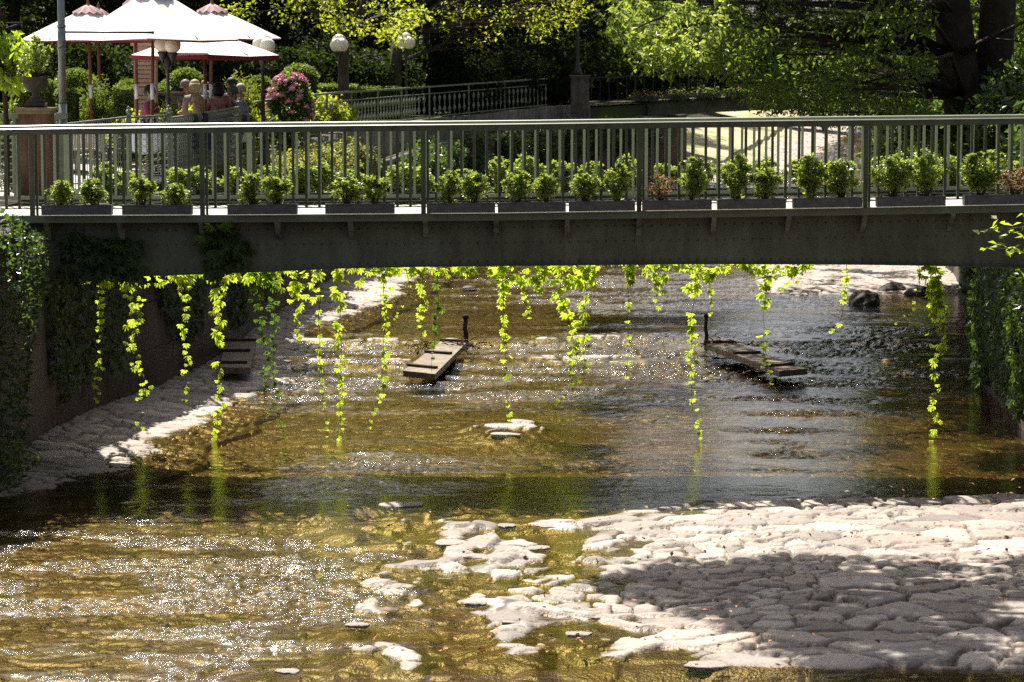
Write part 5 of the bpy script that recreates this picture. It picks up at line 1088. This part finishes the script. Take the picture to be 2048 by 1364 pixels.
# ------------------------------------------------------------------ people (seated)
def skinobj(name,verts,edges,radii,m,parent,sub=1):
    bm=bmesh.new(); L=bm.verts.layers.skin.verify(); vs=[]
    for i,(v,r) in enumerate(zip(verts,radii)):
        q=bm.verts.new(v); q[L].radius=(r,r) if not hasattr(r,'__len__') else r; q[L].use_root=(i==0); vs.append(q)
    for a,b in edges: bm.edges.new((vs[a],vs[b]))
    me=bpy.data.meshes.new(name); bm.to_mesh(me); bm.free(); me.materials.append(m); o=bpy.data.objects.new(name,me); COL.objects.link(o); o.parent=parent
    o.modifiers.new('skin','SKIN').use_smooth_shade=True; s=o.modifiers.new('sub','SUBSURF'); s.levels=sub; s.render_levels=sub+1; return o
def person(u,v,Y,face,label,shirt,hair,hairstyle='short',skin=(.5,.29,.2),lean=0):
    """(u,v) pixel of the head centre; face = heading angle the person looks to (0=+X)"""
    shirt=tuple(q*.6 for q in shirt); skin=tuple(q*.72 for q in skin)  # colours cut so clothes and skin carry the parasols' shade
    c=W(u,v,Y); z0=float(zramp(Y))-.06; hd=c.z-z0; root=empty('person',(c.x,Y,z0),label,'person'); root.rotation_euler=(0,0,face-math.pi/2)
    k=1.0; s=hd-1.16   # local frame: +Y forward
    def Z(z): return z+s
    V=[(0,-.05,Z(.50)),(0,-.05,Z(.62)),(0,-.03,Z(.80)),(0,-.01,Z(.93)),(0,0,Z(1.00)),(0,.01,Z(1.06)),(0,.015,Z(1.14)),(0,.012,Z(1.22)),
       (.17,-.01,Z(.92)),(.24,.06,Z(.72)),(.16,.30,Z(.76)),(.14,.38,Z(.78)),(-.17,-.01,Z(.92)),(-.24,.06,Z(.72)),(-.16,.30,Z(.76)),(-.14,.38,Z(.78)),
       (.10,0,Z(.50)),(.12,.40,Z(.50)),(.12,.42,.1),(.12,.56,.05),(-.10,0,Z(.50)),(-.12,.40,Z(.50)),(-.12,.42,.1),(-.12,.56,.05),(0,.10,Z(1.135))]
    E=[(0,1),(1,2),(2,3),(3,4),(4,5),(5,6),(6,7),(3,8),(8,9),(9,10),(10,11),(3,12),(12,13),(13,14),(14,15),(0,16),(16,17),(17,18),(18,19),(0,20),(20,21),(21,22),(22,23),(6,24)]
    Rr=[.14,.13,.135,.12,.06,.055,.088,.07,.055,.042,.03,.035,.055,.042,.03,.035,.09,.065,.045,.04,.09,.065,.045,.04,.018]
    sm=mat('skin_tone',skin,.5,.4); body=skinobj('person_body',V,E,Rr,sm,root)
    sh=mat('clothing',shirt,.8,.2,noise=(20,tuple(q*.8 for q in shirt),.4,.6)); ids=[0,1,2,3,4,8,9,12,13]; mp={a:i for i,a in enumerate(ids)}
    skinobj('shirt',[V[i] for i in ids],[(mp[a],mp[b]) for a,b in E if a in mp and b in mp],[(.16,.15,.15,.135,.062,.068,.056,.068,.056)[i] for i in range(len(ids))],sh,root)
    ids=[0,16,17,18,20,21,22]; mp={a:i for i,a in enumerate(ids)}
    skinobj('trousers',[V[i] for i in ids],[(mp[a],mp[b]) for a,b in E if a in mp and b in mp],[.16,.1,.078,.056,.1,.078,.056],mat('trousers',(.05,.055,.08),.8,.2),root)
    for sg in (-1,1):
        m=MB(); m.ball((sg*.032,.098,Z(1.155)),.012,6); e=m.build('eye','ink',None,True); e.parent=root
        m=MB(); m.ball((sg*.098,.0,Z(1.14)),.024,6,1.4); e=m.build('ear',sm,None,True); e.parent=root
    if hairstyle!='bald':
        hm=mat('hair',hair,.6,.3,noise=(40,tuple(q*.6 for q in hair),.4,.6)); m=MB()
        prof=[(.001,Z(1.30)),(.06,Z(1.285)),(.098,Z(1.24)),(.112,Z(1.18)),(.108,Z(1.12))]; m.lathe([(a,b) for a,b in prof[::-1]],(0,-.018,0),18)
        if hairstyle=='long': m.lathe([(.07,Z(.88)),(.10,Z(.95)),(.108,Z(1.05)),(.112,Z(1.14)),(.10,Z(1.2))],(0,-.045,0),18)
        if hairstyle=='bob': m.lathe([(.09,Z(1.02)),(.12,Z(1.08)),(.118,Z(1.16)),(.1,Z(1.22))],(0,-.035,0),18)
        h=m.build('hair',hm,None,True); h.parent=root
    return root
UP=math.pi/2
person(370,206,44.8,UP-.15,'bald man in a grey shirt seen from behind beside the blonde woman',(.10,.115,.11),(.1,.1,.1),'bald')
person(394,204,45.6,-UP-.6,'long haired blonde woman facing the camera beside the bald man',(.08,.06,.06),(.32,.22,.11),'long')
person(301,184,48,-.3,'dark haired man in a pink shirt and glasses behind the umbrella poles',(.50,.16,.20),(.012,.01,.01),'short')
person(372,172,53,-.8,'grey haired seated diner behind the bald man',(.3,.3,.32),(.25,.2,.16),'short')
person(390,172,52.3,UP,'fair haired diner lit from above behind the blonde woman',(.45,.4,.38),(.5,.38,.22),'bob')
person(407,165,54,-1.2,'bald headed diner with a tanned head beside the parasol pole',(.35,.33,.4),(.3,.2,.1),'bald')
person(437,178,50.5,UP,'woman with black hair in a sleeveless pink top seen from behind',(.55,.22,.2),(.01,.008,.008),'bob')
person(462,168,53,-2.2,'dark haired man facing left at the back table',(.09,.09,.1),(.02,.016,.014),'short')
person(464,184,50.8,3.0,'grey haired woman low at the right of the back table',(.13,.15,.2),(.12,.1,.09),'short')
person(480,180,52,3.3,'pale skinned man in a white shirt at the far right of the diners',(.5,.52,.58),(.45,.4,.38),'short')
# ------------------------------------------------------------------ the far bridge
def far_bridge():
    Y=108.; top=[(1170,216),(1250,208),(1350,202),(1450,198),(1550,196),(1650,196),(1760,198),(1850,201),(1960,206)]
    bot=[(1170,246),(1250,236),(1300,232),(1400,226),(1550,219),(1650,219),(1760,221),(1850,228),(1960,240)]
    rail=[(1170,156),(1250,151),(1350,148),(1450,147),(1600,146),(1760,148),(1960,154)]
    root=empty('arched_footbridge',tuple(W(1500,200,Y)),'dark arched footbridge with flower boxes far upstream','bridge'); U=np.linspace(1165,1960,40)
    def zt(t): return lambda x:W(proj(x,Y,4.5)[0],float(lerp(proj(x,Y,4.5)[0],t)),Y).z
    xs=[W(u,200,Y).x for u in U]; m=MB(); strip(m,Y,Y+.15,zt(top),zt(bot),xs); strip(m,Y+1.9,Y+2.05,zt(top),zt(bot),xs); m.build('girder','girder',root)
    m=MB(); f=zt(top); strip(m,Y-.1,Y+2.1,lambda x:f(x)+.08,lambda x:f(x)+.003,xs); m.build('deck','concrete',root)
    g=zt(rail)
    for yy in (Y,Y+2):
        m=MB(); strip(m,yy-.03,yy+.03,g,lambda x:g(x)-.06,xs); strip(m,yy-.02,yy+.02,lambda x:f(x)+.2,lambda x:f(x)+.17,xs); m.build('handrail','iron',root)
    n=46
    for i in range(n):
        x=xs[0]+(xs[-1]-xs[0])*i/(n-1); m=MB(); w_=.07 if i%6==0 else .025
        m.box((x,Y,(f(x)+.08+g(x)-.06)/2),(w_,.03,g(x)-.06-f(x)-.08)); m.build('baluster' if i%6 else 'post','iron',root)
    k=0
    for u in range(1290,1800,62):
        x=W(u,200,Y).x; z=f(x)+.08; t=empty('flower_box',(x,Y-.16,z),'flower box with trailing plants on the far bridge, %s from the left'%OR[k],'flower box','flower boxes on the far bridge'); k+=1
        m=MB(); m.box((x,Y-.16,z+.1),(1.1,.2,.22)); m.build('box','trough',t); r=np.random.RandomState(u); P=np.array([x,Y-.2,z+.22])+r.normal(size=(260,3))*np.array([.35,.1,.12]); P2=np.array([x,Y-.3,z])+r.normal(size=(120,3))*np.array([.35,.04,.2])
        m=MB(); m.quads(leaves(np.concatenate([P,P2]),.09,u,.6,.5)); m.build('foliage','leaf_mid',t); P=np.array([x,Y-.28,z+.3])+r.normal(size=(26,3))*np.array([.35,.06,.07]); m=MB(); m.quads(leaves(P,.09,u+1,.9,.2)); m.build('flowers','red_flower',t)
far_bridge()
# sunlit grass bank beyond the far bridge
def meadow():
    Y=np.arange(112.5,216,1.); X=lerp(Y,LW); Vv=[]
    for k,(a,z) in enumerate(((2.6,-.1),(1.4,.18),(0,.5),(-2,.8),(-5,1.3),(-12,2.0),(-30,2.4),(-150,2.8))):
        Vv.append(np.stack([X+a+ (vn(Y*.3,Y*0+k,7)-.5)*.8,Y,zw(Y)+z+(vn(Y*.5,Y*0+k*3,8)-.5)*.25],1))
    o=arr_mesh('grass_bank',np.concatenate(Vv),grid_quads(8,len(Y)),'meadow'); tag(o,'sunlit grassy river bank beyond the far bridge',kind='structure')
meadow()
